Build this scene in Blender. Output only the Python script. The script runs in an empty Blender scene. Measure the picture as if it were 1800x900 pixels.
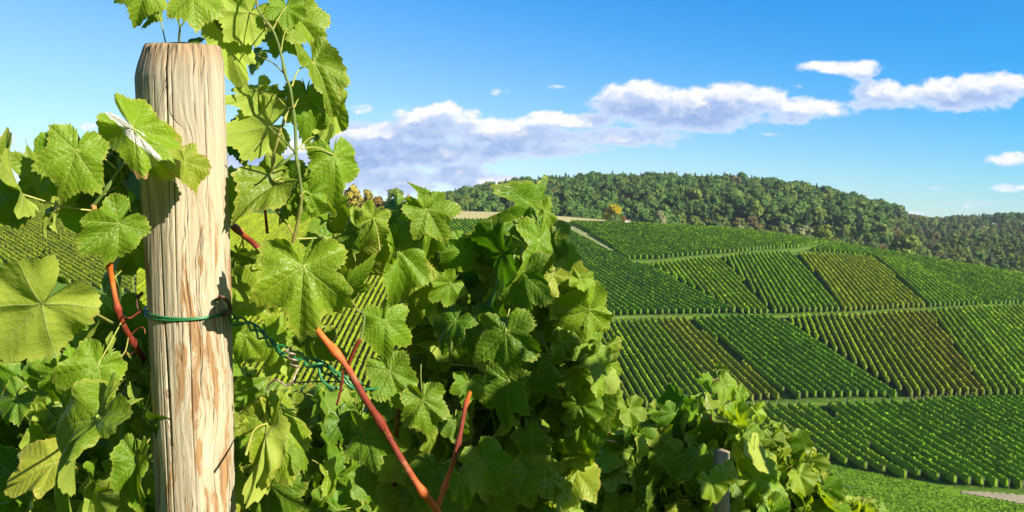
import bpy, math, random
import numpy as np
from mathutils import Vector

R = math.radians
rng = np.random.default_rng(7)
random.seed(7)
F = 1700.0                       # focal length in photo pixels (photo 1800 x 900, horizon at y = 450)
scene = bpy.context.scene
COL = scene.collection

# ------------------------------------------------------------------ camera, sky, sun, exposure
cam_d = bpy.data.cameras.new("camera")
cam = bpy.data.objects.new("camera", cam_d)
COL.objects.link(cam)
cam.location = (0, 0, 0)
cam.rotation_euler = (R(90), 0, 0)
cam_d.sensor_width = 36.0
cam_d.lens = 34.0
cam_d.clip_start = 0.05
cam_d.clip_end = 8000
cam_d.dof.use_dof = True
cam_d.dof.focus_distance = 1.15
cam_d.dof.aperture_fstop = 36
scene.camera = cam

SUN_AZ, SUN_EL = 128.0, 25.0
SUN = np.array([math.sin(R(SUN_AZ)) * math.cos(R(SUN_EL)), math.cos(R(SUN_AZ)) * math.cos(R(SUN_EL)), math.sin(R(SUN_EL))])
scene.view_settings.view_transform = 'Standard'
scene.view_settings.look = 'None'
scene.view_settings.exposure = 1.28
scene.view_settings.gamma = 1.0
scene.cycles.max_bounces = 8
scene.cycles.transparent_max_bounces = 6
scene.cycles.use_denoising = True

sl = bpy.data.lights.new("sun", 'SUN')
sl.energy = 5.0
sl.angle = R(0.53)
sl.color = (1.0, 0.92, 0.78)
so = bpy.data.objects.new("sun", sl)
COL.objects.link(so)
so.rotation_euler = Vector(-SUN).to_track_quat('-Z', 'Y').to_euler()


class NT:
    """small helper for writing node trees"""
    def __init__(self, tree):
        self.t = tree; self.n = tree.nodes; self.l = tree.links
        self.n.clear()

    def add(self, typ, **kw):
        n = self.n.new(typ)
        for k, v in kw.items():
            setattr(n, k, v)
        return n

    def put(self, sock, v):
        if v is None:
            return
        if isinstance(v, bpy.types.NodeSocket):
            self.l.new(v, sock)
        else:
            sock.default_value = v

    def m(self, op, a, b=None, c=None, clamp=False):
        n = self.add('ShaderNodeMath', operation=op, use_clamp=clamp)
        self.put(n.inputs[0], a); self.put(n.inputs[1], b); self.put(n.inputs[2], c)
        return n.outputs[0]

    def vm(self, op, a, b=None, scale=None):
        n = self.add('ShaderNodeVectorMath', operation=op)
        self.put(n.inputs[0], a); self.put(n.inputs[1], b)
        if scale is not None:
            self.put(n.inputs['Scale'], scale)
        return n.outputs['Value'] if op in ('DOT_PRODUCT', 'LENGTH', 'DISTANCE') else n.outputs[0]

    def ss(self, x, lo, hi, a=0.0, b=1.0):
        n = self.add('ShaderNodeMapRange', interpolation_type='SMOOTHSTEP')
        for i, v in enumerate((x, lo, hi, a, b)):
            self.put(n.inputs[i], v)
        return n.outputs[0]

    def lin(self, x, lo, hi, a=0.0, b=1.0):
        n = self.add('ShaderNodeMapRange')
        for i, v in enumerate((x, lo, hi, a, b)):
            self.put(n.inputs[i], v)
        return n.outputs[0]

    def mix(self, f, a, b, blend='MIX'):
        n = self.add('ShaderNodeMix', data_type='RGBA', blend_type=blend)
        self.put(n.inputs[0], f)
        self.put(n.inputs[6], a if not isinstance(a, tuple) else (*a, 1)[:4])
        self.put(n.inputs[7], b if not isinstance(b, tuple) else (*b, 1)[:4])
        return n.outputs[2]

    def noise(self, vec, scale, detail=3, rough=0.5, dist=0.0, dims='3D'):
        n = self.add('ShaderNodeTexNoise', noise_dimensions=dims)
        self.put(n.inputs['Vector'], vec)
        n.inputs['Scale'].default_value = scale
        n.inputs['Detail'].default_value = detail
        n.inputs['Roughness'].default_value = rough
        n.inputs['Distortion'].default_value = dist
        return n.outputs[0]

    def comb(self, x, y, z):
        n = self.add('ShaderNodeCombineXYZ')
        for i, v in enumerate((x, y, z)):
            self.put(n.inputs[i], v)
        return n.outputs[0]

    def sep(self, v):
        n = self.add('ShaderNodeSeparateXYZ')
        self.put(n.inputs[0], v)
        return n.outputs[0], n.outputs[1], n.outputs[2]


# ---- world: Nishita sky with cumulus banks (a function of direction only)
world = bpy.data.worlds.new("World")
scene.world = world
world.use_nodes = True
w = NT(world.node_tree)
sky = w.add('ShaderNodeTexSky', sky_type='NISHITA', sun_disc=False)
sky.sun_elevation = R(SUN_EL)
sky.sun_rotation = R(SUN_AZ)
sky.altitude = 200
sky.air_density = 1.0
sky.dust_density = 0.4
sky.ozone_density = 2.0
D = w.add('ShaderNodeTexCoord').outputs['Generated']
dx, dy, dz = w.sep(D)
front = w.m('GREATER_THAN', dy, 0.05)
dys = w.m('MAXIMUM', dy, 0.05)
U = w.m('DIVIDE', dx, dys)
V = w.m('DIVIDE', dz, dys)
# clear air is deepest blue a right angle away from the sun
hs = w.add('ShaderNodeHueSaturation')
hs.inputs['Saturation'].default_value = 1.22
hs.inputs['Hue'].default_value = 0.497
w.put(hs.inputs['Color'], sky.outputs[0])
deep = w.ss(w.m('ADD', w.m('MULTIPLY', U, 0.25), V), 0.05, 0.36)
skyc = w.mix(w.m('MULTIPLY', deep, front), hs.outputs[0], (0.12, 0.80, 1.25), 'MULTIPLY')
CL = [  # px, py, rx, ry, weight : cumulus banks
    (638, 194, 36, 13, .35), (655, 238, 85, 28, 1), (755, 226, 80, 36, 1), (785, 194, 34, 20, .7), (828, 200, 28, 13, .4),
    (890, 234, 105, 28, 1.1), (965, 246, 75, 20, .9), (690, 268, 190, 28, 1.15), (850, 262, 190, 18, 1.0), (440, 272, 130, 34, 1.0), (630, 282, 130, 22, 1.1),
    (690, 318, 95, 28, .9), (810, 306, 56, 24, .9), (850, 320, 76, 16, .9), (768, 286, 28, 18, .6), (450, 305, 70, 20, .5),
    (968, 203, 54, 12, .55), (1022, 212, 70, 15, .9), (1130, 184, 84, 36, 1.1), (1215, 194, 140, 36, 1.15), (1300, 180, 78, 34, 1),
    (1415, 191, 92, 20, .9), (1378, 210, 56, 14, .6), (1110, 238, 120, 20, .75), (1190, 254, 66, 11, .3),
    (1470, 119, 80, 14, .6), (1512, 121, 44, 20, .7), (1545, 165, 56, 28, .85), (1525, 184, 56, 12, .7), (1640, 168, 100, 22, .9),
    (1705, 163, 88, 33, 1), (1765, 157, 46, 30, .85), (1785, 279, 76, 15, .6), (1775, 330, 60, 13, .25), (1645, 332, 52, 10, .1),
    (1720, 357, 190, 13, .2), (1355, 236, 34, 7, .12), (1355, 296, 60, 8, -.08), (992, 153, 70, 9, .1), (885, 163, 34, 12, .1),
    (1335, 145, 40, 9, .1), (1404, 151, 16, 9, .1), (150, 222, 30, 14, .3), (1600, 376, 34, 9, .4),
    (-60, 250, 110, 30, .7), (2000, 240, 120, 26, .8)]


def cloud_field(u, v):
    acc = None
    for px, py, rx, ry, wt in CL:
        x = w.m('MULTIPLY', w.m('SUBTRACT', u, (px - 900) / F), F / rx)
        y = w.m('MULTIPLY', w.m('SUBTRACT', v, (450 - py) / F), F / ry)
        r2 = w.m('ADD', w.m('MULTIPLY', x, x), w.m('MULTIPLY', y, y))
        g = w.m('SUBTRACT', wt, w.m('MULTIPLY', r2, 0.8))
        acc = g if acc is None else w.m('SMOOTH_MAX', acc, g, 0.25)
    p = w.comb(w.m('MULTIPLY', u, 1.0), w.m('MULTIPLY', v, 1.55), 0.0)
    n1 = w.noise(p, 26.0, 7, 0.56, 0.3)
    n2 = w.noise(p, 75.0, 6, 0.6, 0.4)
    acc = w.m('ADD', acc, w.m('MULTIPLY', w.m('SUBTRACT', n2, 0.5), 1.15))
    return w.m('ADD', acc, w.m('MULTIPLY', w.m('SUBTRACT', n1, 0.52), 1.75))


f0 = cloud_field(U, V)
f1 = cloud_field(w.m('ADD', U, 0.006), w.m('ADD', V, 0.015))
alpha = w.m('MULTIPLY', w.ss(f0, -0.15, 0.48), front)
alpha = w.m('MULTIPLY', alpha, 0.97)
lit = w.ss(w.m('SUBTRACT', f0, f1), 0.12, 1.25)
lit = w.m('MULTIPLY', lit, w.ss(f0, -0.15, 0.55, 0.45, 1.0))
thick = w.ss(f0, 0.1, 1.3)
ccol = w.mix(lit, w.mix(thick, (4.4, 5.1, 6.6), (1.8, 2.75, 4.9)), (7.0, 6.8, 6.6))
puff = w.noise(w.comb(U, w.m('MULTIPLY', V, 1.7), 3.0), 60.0, 6, 0.62, 0.5)
ccol = w.mix(w.ss(puff, 0.42, 0.66, 0.0, 0.35), ccol, (3.4, 4.2, 6.0))
fin = w.mix(alpha, skyc, ccol)
bg = w.add('ShaderNodeBackground')
w.put(bg.inputs['Color'], fin)
bg.inputs['Strength'].default_value = 0.067
w.l.new(bg.outputs[0], w.add('ShaderNodeOutputWorld').inputs[0])


# ------------------------------------------------------------------ mesh helpers
def nrm(v):
    v = np.asarray(v, float)
    return v / max(np.linalg.norm(v), 1e-9)


class MB:
    """collects geometry; build() links it as one mesh object"""
    def __init__(self):
        self.v = []; self.f = {3: [], 4: []}; self.n = 0; self.c = []; self.uv = []

    def add(self, v, f, col=(0.5, 0.5, 0.5, 1), uv=None):
        v = np.asarray(v, np.float32)
        k = len(v)
        if not isinstance(f, list):
            f = [f]
        for a in f:
            a = np.asarray(a, np.int64)
            if len(a):
                self.f[a.shape[1]].append(a + self.n)
        self.v.append(v)
        col = np.asarray(col, np.float32)
        self.c.append(np.broadcast_to(col, (k, 4)) if col.ndim == 1 else col)
        self.uv.append(np.zeros((k, 2), np.float32) if uv is None else np.asarray(uv, np.float32))
        self.n += k
        return self

    def mesh(self, name, mat, smooth=True):
        me = bpy.data.meshes.new(name)
        if not self.v:
            return me
        V = np.concatenate(self.v)
        polys = [np.concatenate(x) for x in (self.f[3], self.f[4]) if x]
        loops = np.concatenate([p.ravel() for p in polys]).astype(np.int32)
        sizes = np.concatenate([np.full(len(p), p.shape[1]) for p in polys])
        starts = np.concatenate([[0], np.cumsum(sizes)[:-1]]).astype(np.int32)
        me.vertices.add(len(V)); me.vertices.foreach_set('co', V.ravel())
        me.loops.add(len(loops)); me.loops.foreach_set('vertex_index', loops)
        me.polygons.add(len(sizes)); me.polygons.foreach_set('loop_start', starts)
        me.polygons.foreach_set('use_smooth', np.full(len(sizes), smooth))
        uvl = me.uv_layers.new(name='UVMap')
        uvl.data.foreach_set('uv', np.concatenate(self.uv)[loops].astype(np.float32).ravel())
        at = me.color_attributes.new('tint', 'FLOAT_COLOR', 'POINT')
        at.data.foreach_set('color', np.concatenate(self.c).astype(np.float32).ravel())
        me.update(calc_edges=True)
        me.validate()
        if mat:
            me.materials.append(mat)
        return me

    def build(self, name, mat, parent=None, smooth=True):
        o = bpy.data.objects.new(name, self.mesh(name, mat, smooth))
        COL.objects.link(o)
        if parent is not None:
            o.parent = parent
            o.matrix_parent_inverse.identity()
            # geometry is written in world space: shift into the parent's frame
            off = np.array(world_loc(parent), np.float32)
            if np.abs(off).max() > 0 and len(o.data.vertices):
                o.data.transform(__import__('mathutils').Matrix.Translation(-Vector(off)))
        return o


def world_loc(o):
    p = np.zeros(3)
    while o is not None:
        p = p + np.array(o.location); o = o.parent
    return p


def empty(name, loc, label, cat, group=None):
    o = bpy.data.objects.new(name, None)
    o.empty_display_size = 0.1
    COL.objects.link(o)
    o.location = loc
    tag(o, label, cat, group)
    return o


def tag(o, label=None, cat=None, group=None, kind=None):
    if label: o['label'] = label
    if cat: o['category'] = cat
    if group: o['group'] = group
    if kind: o['kind'] = kind
    return o


def spline(pts, n=6):
    pts = np.asarray(pts, float)
    if len(pts) < 3:
        t = np.linspace(0, 1, n * 2)[:, None]
        return pts[0] * (1 - t) + pts[-1] * t
    P = np.vstack([2 * pts[0] - pts[1], pts, 2 * pts[-1] - pts[-2]])
    out = []
    for i in range(1, len(P) - 2):
        for t in np.linspace(0, 1, n, endpoint=False):
            a, b, c, d = P[i - 1], P[i], P[i + 1], P[i + 2]
            out.append(0.5 * (2 * b + (c - a) * t + (2 * a - 5 * b + 4 * c - d) * t * t + (3 * b - a - 3 * c + d) * t ** 3))
    out.append(P[-2])
    return np.array(out)


def tube(mb, pts, rad, n=8, col=(0.5, 0.5, 0.5, 1), caps=True):
    pts = np.asarray(pts, float)
    k = len(pts)
    rad = np.interp(np.linspace(0, 1, k), np.linspace(0, 1, len(np.atleast_1d(rad))), np.atleast_1d(rad))
    T = np.gradient(pts, axis=0)
    T /= np.maximum(np.linalg.norm(T, axis=1, keepdims=True), 1e-9)
    ref = np.array([0, 0, 1.0]) if abs(T[0][2]) < 0.9 else np.array([1.0, 0, 0])
    a = nrm(np.cross(T[0], ref))
    V = []; UV = []; s = 0
    for i in range(k):
        a = nrm(a - T[i] * np.dot(a, T[i]))
        b = np.cross(T[i], a)
        if i: s += np.linalg.norm(pts[i] - pts[i - 1])
        for j in range(n):
            th = 2 * math.pi * j / n
            V.append(pts[i] + rad[i] * (a * math.cos(th) + b * math.sin(th)))
            UV.append((j / n, s))
    f = []
    for i in range(k - 1):
        for j in range(n):
            f.append((i * n + j, i * n + (j + 1) % n, (i + 1) * n + (j + 1) % n, (i + 1) * n + j))
    tri = []
    if caps:
        V.append(pts[0] - T[0] * rad[0] * .4); UV.append((0, 0)); V.append(pts[-1] + T[-1] * rad[-1] * .4); UV.append((0, s))
        for j in range(n):
            tri.append((k * n, (j + 1) % n, j)); tri.append((k * n + 1, (k - 1) * n + j, (k - 1) * n + (j + 1) % n))
    mb.add(V, [np.array(f)] + ([np.array(tri)] if tri else []), col, UV)
    return mb


def P(px, py, Y):
    return np.array([(px - 900) / F * Y, Y, (450 - py) / F * Y])


def PP(lst, Y=None):
    return np.array([P(*(q if len(q) == 3 else (q[0], q[1], Y))) for q in lst])


# ------------------------------------------------------------------ materials
def new_mat(name):
    m = bpy.data.materials.new(name)
    m.use_nodes = True
    return m, NT(m.node_tree)


def finish(nt, bsdf):
    o = nt.add('ShaderNodeOutputMaterial')
    nt.l.new(bsdf, o.inputs[0])
    return o


def principled(nt, col, rough=0.6, spec=0.5, normal=None, metal=0.0):
    b = nt.add('ShaderNodeBsdfPrincipled')
    nt.put(b.inputs['Base Color'], (*col, 1) if isinstance(col, tuple) and len(col) == 3 else col)
    nt.put(b.inputs['Roughness'], rough)
    b.inputs['Specular IOR Level'].default_value = spec
    b.inputs['Metallic'].default_value = metal
    if normal is not None:
        nt.l.new(normal, b.inputs['Normal'])
    return b.outputs[0]


def bump(nt, h, strength, dist, normal=None):
    b = nt.add('ShaderNodeBump')
    b.inputs['Strength'].default_value = strength
    b.inputs['Distance'].default_value = dist
    nt.put(b.inputs['Height'], h)
    if normal is not None:
        nt.l.new(normal, b.inputs['Normal'])
    return b.outputs[0]


def leaf_material(name, stain=False):
    """vine leaf: veins radiate from the petiole; UV holds leaf coordinates; tint = (random or painted lit/shaded tone, rim, age, -)"""
    m, t = new_mat(name)
    uv = t.add('ShaderNodeUVMap', uv_map='UVMap').outputs[0]
    x, y, _ = t.sep(t.vm('SUBTRACT', uv, (0.5, 0.5, 0)))
    x = t.m('MULTIPLY', x, 4.0); y = t.m('MULTIPLY', y, 4.0)
    r = t.m('SQRT', t.m('ADD', t.m('MULTIPLY', x, x), t.m('MULTIPLY', y, y)))
    phi = t.m('ABSOLUTE', t.m('ARCTAN2', x, y))
    base = t.m('ADD', t.m('MULTIPLY', t.m('GREATER_THAN', phi, R(27)), R(54)), t.m('MULTIPLY', t.m('GREATER_THAN', phi, R(84)), R(60)))
    rel = t.m('SUBTRACT', phi, base)
    al = t.m('MULTIPLY', r, t.m('COSINE', rel))
    pe = t.m('MULTIPLY', r, t.m('SINE', rel))
    ape = t.m('ABSOLUTE', pe)
    wv = t.m('MAXIMUM', t.m('SUBTRACT', 0.026, t.m('MULTIPLY', al, 0.019)), 0.005)
    main = t.m('SUBTRACT', 1.0, t.ss(ape, t.m('MULTIPLY', wv, 0.4), wv))
    side = t.m('MULTIPLY', t.m('SIGN', pe), 0.06)
    s = t.m('FRACT', t.m('DIVIDE', t.m('ADD', t.m('SUBTRACT', al, t.m('MULTIPLY', ape, 0.95)), t.m('ADD', side, 5.0)), 0.15))
    sd = t.m('ABSOLUTE', t.m('SUBTRACT', s, 0.5))
    sec = t.m('MULTIPLY', t.m('SUBTRACT', 1.0, t.ss(sd, 0.03, 0.10)), 0.55)
    vein = t.m('MAXIMUM', main, sec)
    vor = t.add('ShaderNodeTexVoronoi', feature='DISTANCE_TO_EDGE')
    t.put(vor.inputs['Vector'], t.comb(x, y, 0.0)); vor.inputs['Scale'].default_value = 11.0
    cell = t.ss(vor.outputs['Distance'], 0.0, 0.16)
    net = t.m('MULTIPLY', t.m('SUBTRACT', 1.0, cell), 0.20)
    puff = t.m('MULTIPLY', t.ss(sd, 0.0, 0.42), 0.5)
    h = t.m('ADD', t.m('ADD', t.m('MULTIPLY', main, -1.0), t.m('MULTIPLY', cell, 0.55)), puff)
    tint = t.add('ShaderNodeVertexColor', layer_name='tint')
    sc = t.add('ShaderNodeSeparateColor'); t.l.new(tint.outputs[0], sc.inputs[0])
    rnd, rim, age = sc.outputs
    geo = t.add('ShaderNodeNewGeometry')
    pos = geo.outputs['Position']
    back = geo.outputs['Backfacing']
    mott = t.noise(t.comb(x, y, t.m('MULTIPLY', rnd, 17.0)), 3.2, 4, 0.6)
    c = t.mix(rnd, (0.018, 0.080, 0.003), (0.130, 0.275, 0.006))  # dark end is painted on shaded hero leaves, bright end on sunlit ones
    c = t.mix(t.ss(mott, 0.35, 0.75, 0, 0.5), c, (0.14, 0.285, 0.006))
    c = t.mix(t.m('MULTIPLY', age, 0.9), c, (0.30, 0.31, 0.03))
    rimf = t.m('MULTIPLY', t.ss(rim, 0.84, 1.0), t.m('ADD', 0.28, t.m('MULTIPLY', age, 0.6)))
    c = t.mix(rimf, c, (0.38, 0.36, 0.06))
    c = t.mix(t.m('MULTIPLY', t.m('MAXIMUM', vein, net), 0.62), c, (0.27, 0.36, 0.055))
    spots = t.ss(t.noise(t.comb(x, y, t.m('MULTIPLY', rnd, 31.0)), 9.0, 3, 0.6), 0.69, 0.74)
    brown = t.m('MULTIPLY', spots, t.ss(age, 0.25, 0.7))
    edgeb = t.m('MULTIPLY', t.ss(t.m('ADD', rim, t.m('MULTIPLY', mott, 0.5)), 1.22, 1.32), t.ss(age, 0.3, 0.6))
    c = t.mix(t.m('MAXIMUM', brown, edgeb), c, (0.24, 0.085, 0.025))
    cb = t.mix(0.6, c, (0.33, 0.41, 0.055))
    cb = t.mix(t.m('MULTIPLY', vein, 0.5), cb, (0.36, 0.40, 0.13))
    base_c = t.mix(back, c, cb)
    tr = t.mix(rnd, (0.05, 0.18, 0.002), (0.50, 0.62, 0.008))  # translucency follows the same painted lit/shaded tone
    tr = t.mix(t.m('MULTIPLY', t.m('MAXIMUM', main, net), 0.5), tr, (0.12, 0.22, 0.02))
    rough = t.m('ADD', t.m('MULTIPLY', back, 0.25), t.lin(mott, 0.2, 0.8, 0.34, 0.50))
    if stain:
        q = t.m('ADD', t.m('MULTIPLY', t.noise(t.comb(t.m('MULTIPLY', x, 3.0), y, 0.0), 2.6, 4, 0.6), 0.9),
                t.m('MULTIPLY', t.m('ABSOLUTE', t.m('SUBTRACT', x, 0.10)), -1.3))
        q = t.m('MULTIPLY', t.ss(q, 0.28, 0.33), t.ss(y, 0.62, 0.5))
        base_c = t.mix(q, base_c, (0.78, 0.76, 0.70))
        sp = t.m('MULTIPLY', t.ss(t.m('ADD', t.m('MULTIPLY', t.noise(t.comb(x, y, 2.0), 7.0, 5, 0.65), 0.6), t.m('MULTIPLY', rim, 0.45)), 0.70, 0.76), t.ss(y, 0.1, 0.5))
        base_c = t.mix(sp, base_c, (0.42, 0.20, 0.11))
    h = t.m('MULTIPLY', h, t.m('SUBTRACT', 1.0, t.m('MULTIPLY', back, 0.65)))
    nb = bump(t, h, 0.42, 0.0018)
    nb = bump(t, t.noise(t.comb(x, y, 0.0), 22, 3, 0.6), 0.15, 0.0015, nb)
    pb = principled(t, base_c, rough, 0.30, nb)
    tb = t.add('ShaderNodeBsdfTranslucent')
    t.l.new(tr, tb.inputs[0])
    mx = t.add('ShaderNodeMixShader')
    mx.inputs[0].default_value = 0.40
    t.l.new(pb, mx.inputs[1]); t.l.new(tb.outputs[0], mx.inputs[2])
    finish(t, mx.outputs[0])
    return m


M = {}
M['leaf'] = leaf_material('vine_leaf')
M['stained_leaf'] = leaf_material('stained_vine_leaf', True)


def cane_mat():
    m, t = new_mat('cane_bark')
    tint = t.add('ShaderNodeVertexColor', layer_name='tint').outputs[0]
    uv = t.add('ShaderNodeUVMap', uv_map='UVMap').outputs[0]
    u, v, _ = t.sep(uv)
    n = t.noise(t.comb(t.m('MULTIPLY', u, 22.0), t.m('MULTIPLY', v, 45.0), 0.0), 1.0, 4, 0.6)
    pos = t.add('ShaderNodeNewGeometry').outputs['Position']
    c = t.mix(t.ss(n, 0.38, 0.66, 0.0, 0.75), tint, t.mix(0.65, tint, (0.05, 0.02, 0.01)))
    c = t.mix(t.ss(t.noise(pos, 60, 3), 0.55, 0.7, 0, 0.4), c, (0.32, 0.16, 0.06))
    finish(t, principled(t, c, 0.55, 0.3, bump(t, n, 0.7, 0.0012)))
    return m


M['cane'] = cane_mat()


def stalk_mat():
    m, t = new_mat('petiole_green')
    tint = t.add('ShaderNodeVertexColor', layer_name='tint').outputs[0]
    pos = t.add('ShaderNodeNewGeometry').outputs['Position']
    c = t.mix(t.ss(t.noise(pos, 45, 2), 0.4, 0.7, 0, 0.6), tint, (0.30, 0.22, 0.06))
    finish(t, principled(t, c, 0.45, 0.4))
    return m


M['stalk'] = stalk_mat()


def simple(name, col, rough=0.7, nscale=20, amt=0.35, dark=None, spec=0.4, bstr=0.2, bdist=0.01, metal=0):
    m, t = new_mat(name)
    pos = t.add('ShaderNodeNewGeometry').outputs['Position']
    n = t.noise(pos, nscale, 4, 0.6)
    dark = dark or tuple(c * 0.5 for c in col)
    c = t.mix(t.ss(n, 0.35, 0.7, 0, 1), col, t.mix(amt, col, dark))
    finish(t, principled(t, c, rough, spec, bump(t, n, bstr, bdist), metal))
    return m


M['green_wire'] = simple('green_plastic_coating', (0.014, 0.15, 0.045), 0.38, 120, 0.5, (0.02, 0.06, 0.02), 0.5, 0.15, 0.0006)
M['rust'] = simple('rusty_steel', (0.13, 0.065, 0.035), 0.6, 160, 0.8, (0.04, 0.025, 0.02), 0.5, 0.4, 0.0008, 0.4)
M['tie'] = simple('dull_tie_wire', (0.36, 0.27, 0.2), 0.45, 150, 0.8, (0.12, 0.07, 0.05), 0.5, 0.3, 0.0006, 0.5)
M['dark_wire'] = simple('dark_wire', (0.03, 0.032, 0.03), 0.5, 100, 0.5)
M['residue'] = simple('white_residue', (0.72, 0.68, 0.58), 0.9, 200, 0.5, (0.4, 0.35, 0.25), 0.2, 0.6, 0.002)


def wood_mat():
    m, t = new_mat('weathered_post_wood')
    uv = t.add('ShaderNodeUVMap', uv_map='UVMap').outputs[0]     # metres: around, down from the top
    u, v, _ = t.sep(uv)
    # grain flows round two knots
    du = None
    for ku, kv, s, a in ((0.006, -0.110, 0.020, 0.010), (-0.022, -0.090, 0.022, -0.010), (-0.012, -0.40, 0.013, 0.006)):
        ex = t.m('DIVIDE', t.m('SUBTRACT', u, ku), s)
        ey = t.m('DIVIDE', t.m('SUBTRACT', v, kv), s * 2.1)
        g = t.m('EXPONENT', t.m('MULTIPLY', t.m('ADD', t.m('MULTIPLY', ex, ex), t.m('MULTIPLY', ey, ey)), -1.0))
        q = t.m('MULTIPLY', t.m('MULTIPLY', g, ex), a * 2.0)
        du = q if du is None else t.m('ADD', du, q)
    wob = t.m('MULTIPLY', t.m('SUBTRACT', t.noise(t.comb(t.m('MULTIPLY', u, 6.0), t.m('MULTIPLY', v, 3.5), 0.0), 2.2, 3), 0.5), 0.028)
    uu = t.m('ADD', t.m('SUBTRACT', u, du), wob)
    fine = t.noise(t.comb(t.m('MULTIPLY', uu, 420.0), t.m('MULTIPLY', v, 9.0), 0.0), 1.0, 5, 0.62)
    med = t.noise(t.comb(t.m('MULTIPLY', uu, 120.0), t.m('MULTIPLY', v, 5.0), 4.0), 1.0, 5, 0.6)
    flake = t.noise(t.comb(t.m('MULTIPLY', uu, 75.0), t.m('MULTIPLY', v, 9.0), 9.0), 1.0, 6, 0.66)
    crk = t.noise(t.comb(t.m('MULTIPLY', uu, 165.0), t.m('MULTIPLY', v, 3.2), 21.0), 1.0, 3, 0.5)
    c = t.mix(t.ss(med, 0.3, 0.7), (0.40, 0.345, 0.235), (0.31, 0.262, 0.175))
    c = t.mix(t.ss(fine, 0.48, 0.74, 0, 0.45), c, (0.24, 0.18, 0.115))
    low = t.ss(v, -0.12, -0.24)                                  # below the weathered head, the skin has flaked
    amber = t.m('MULTIPLY', t.ss(t.m('ADD', flake, t.m('MULTIPLY', t.m('SUBTRACT', t.noise(t.comb(t.m('MULTIPLY', u, 14.0), t.m('MULTIPLY', v, 5.0), 7.0), 1.0, 2), 0.5), 0.40)), 0.545, 0.60), low)
    c = t.mix(t.m('MULTIPLY', amber, 0.85), c, t.mix(t.ss(fine, 0.35, 0.65), (0.30, 0.165, 0.06), (0.18, 0.09, 0.035)))
    pale = t.m('MULTIPLY', t.ss(flake, 0.47, 0.36), low)
    c = t.mix(t.m('MULTIPLY', pale, 0.55), c, (0.49, 0.44, 0.34))
    grey = t.m('MULTIPLY', t.ss(t.m('ADD', v, t.m('MULTIPLY', t.m('SUBTRACT', flake, 0.5), 0.16)), -0.19, -0.06), 0.55)
    c = t.mix(grey, c, t.mix(t.ss(fine, 0.4, 0.65), (0.34, 0.315, 0.24), (0.20, 0.175, 0.125)))
    head = t.ss(t.m('ADD', v, t.m('MULTIPLY', t.m('SUBTRACT', med, 0.5), 0.05)), -0.042, 0.0)
    c = t.mix(t.m('MULTIPLY', head, 0.8), c, (0.25, 0.165, 0.09))
    cm = t.m('SUBTRACT', 1.0, t.ss(t.m('ABSOLUTE', t.m('SUBTRACT', crk, 0.5)), 0.002, 0.014))
    cm = t.m('MULTIPLY', cm, t.ss(t.noise(t.comb(t.m('MULTIPLY', u, 30.0), t.m('MULTIPLY', v, 4.0), 3.0), 1.0, 2), 0.42, 0.55))
    for ku, kv, s in ((0.010, -0.128, 0.0055), (-0.020, -0.098, 0.006), (-0.012, -0.40, 0.004)):
        ex = t.m('DIVIDE', t.m('SUBTRACT', u, ku), s)
        ey = t.m('DIVIDE', t.m('SUBTRACT', v, kv), s * 1.5)
        d = t.m('SQRT', t.m('ADD', t.m('MULTIPLY', ex, ex), t.m('MULTIPLY', ey, ey)))
        ring = t.m('MULTIPLY', t.m('ADD', t.m('SINE', t.m('MULTIPLY', t.m('ADD', d, t.m('MULTIPLY', fine, 0.7)), 8.0)), 1.0), 0.5)
        k = t.m('MULTIPLY', t.ss(d, 1.5, 0.8), t.m('ADD', 0.45, t.m('MULTIPLY', ring, 0.4)))
        c = t.mix(k, c, (0.15, 0.075, 0.035))
    c = t.mix(t.m('MULTIPLY', cm, 0.9), c, (0.05, 0.03, 0.018))
    tn = t.add('ShaderNodeVertexColor', layer_name='tint').outputs[0]
    c = t.mix(t.ss(t.m('ADD', tn, t.m('MULTIPLY', t.m('SUBTRACT', fine, 0.5), 0.5)), 0.45, 0.8, 0, 0.92), c, (0.035, 0.022, 0.014))
    h = t.m('ADD', t.m('ADD', t.m('MULTIPLY', fine, 0.35), t.m('MULTIPLY', flake, 0.6)), t.m('MULTIPLY', cm, -1.2))
    finish(t, principled(t, c, 0.85, 0.2, bump(t, h, 0.7, 0.0028)))
    return m


M['wood'] = wood_mat()


def ground_mat(name, c1, c2, c3, s1=0.05, s2=0.8, bd=0.3, tint=False):
    m, t = new_mat(name)
    pos = t.add('ShaderNodeNewGeometry').outputs['Position']
    c = t.mix(t.ss(t.noise(pos, s1, 4, 0.6), 0.35, 0.65), c1, c2)
    n2 = t.noise(pos, s2, 5, 0.65)
    c = t.mix(t.ss(n2, 0.45, 0.7, 0, 0.7), c, c3)
    if tint:
        a = t.add('ShaderNodeVertexColor', layer_name='tint').outputs[0]
        c = t.mix(0.8, c, a)
        c = t.mix(t.ss(n2, 0.4, 0.7, 0, 0.4), c, t.mix(0.5, c, c3))
    finish(t, principled(t, c, 0.95, 0.1, bump(t, n2, 0.7, bd)))
    return m


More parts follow.
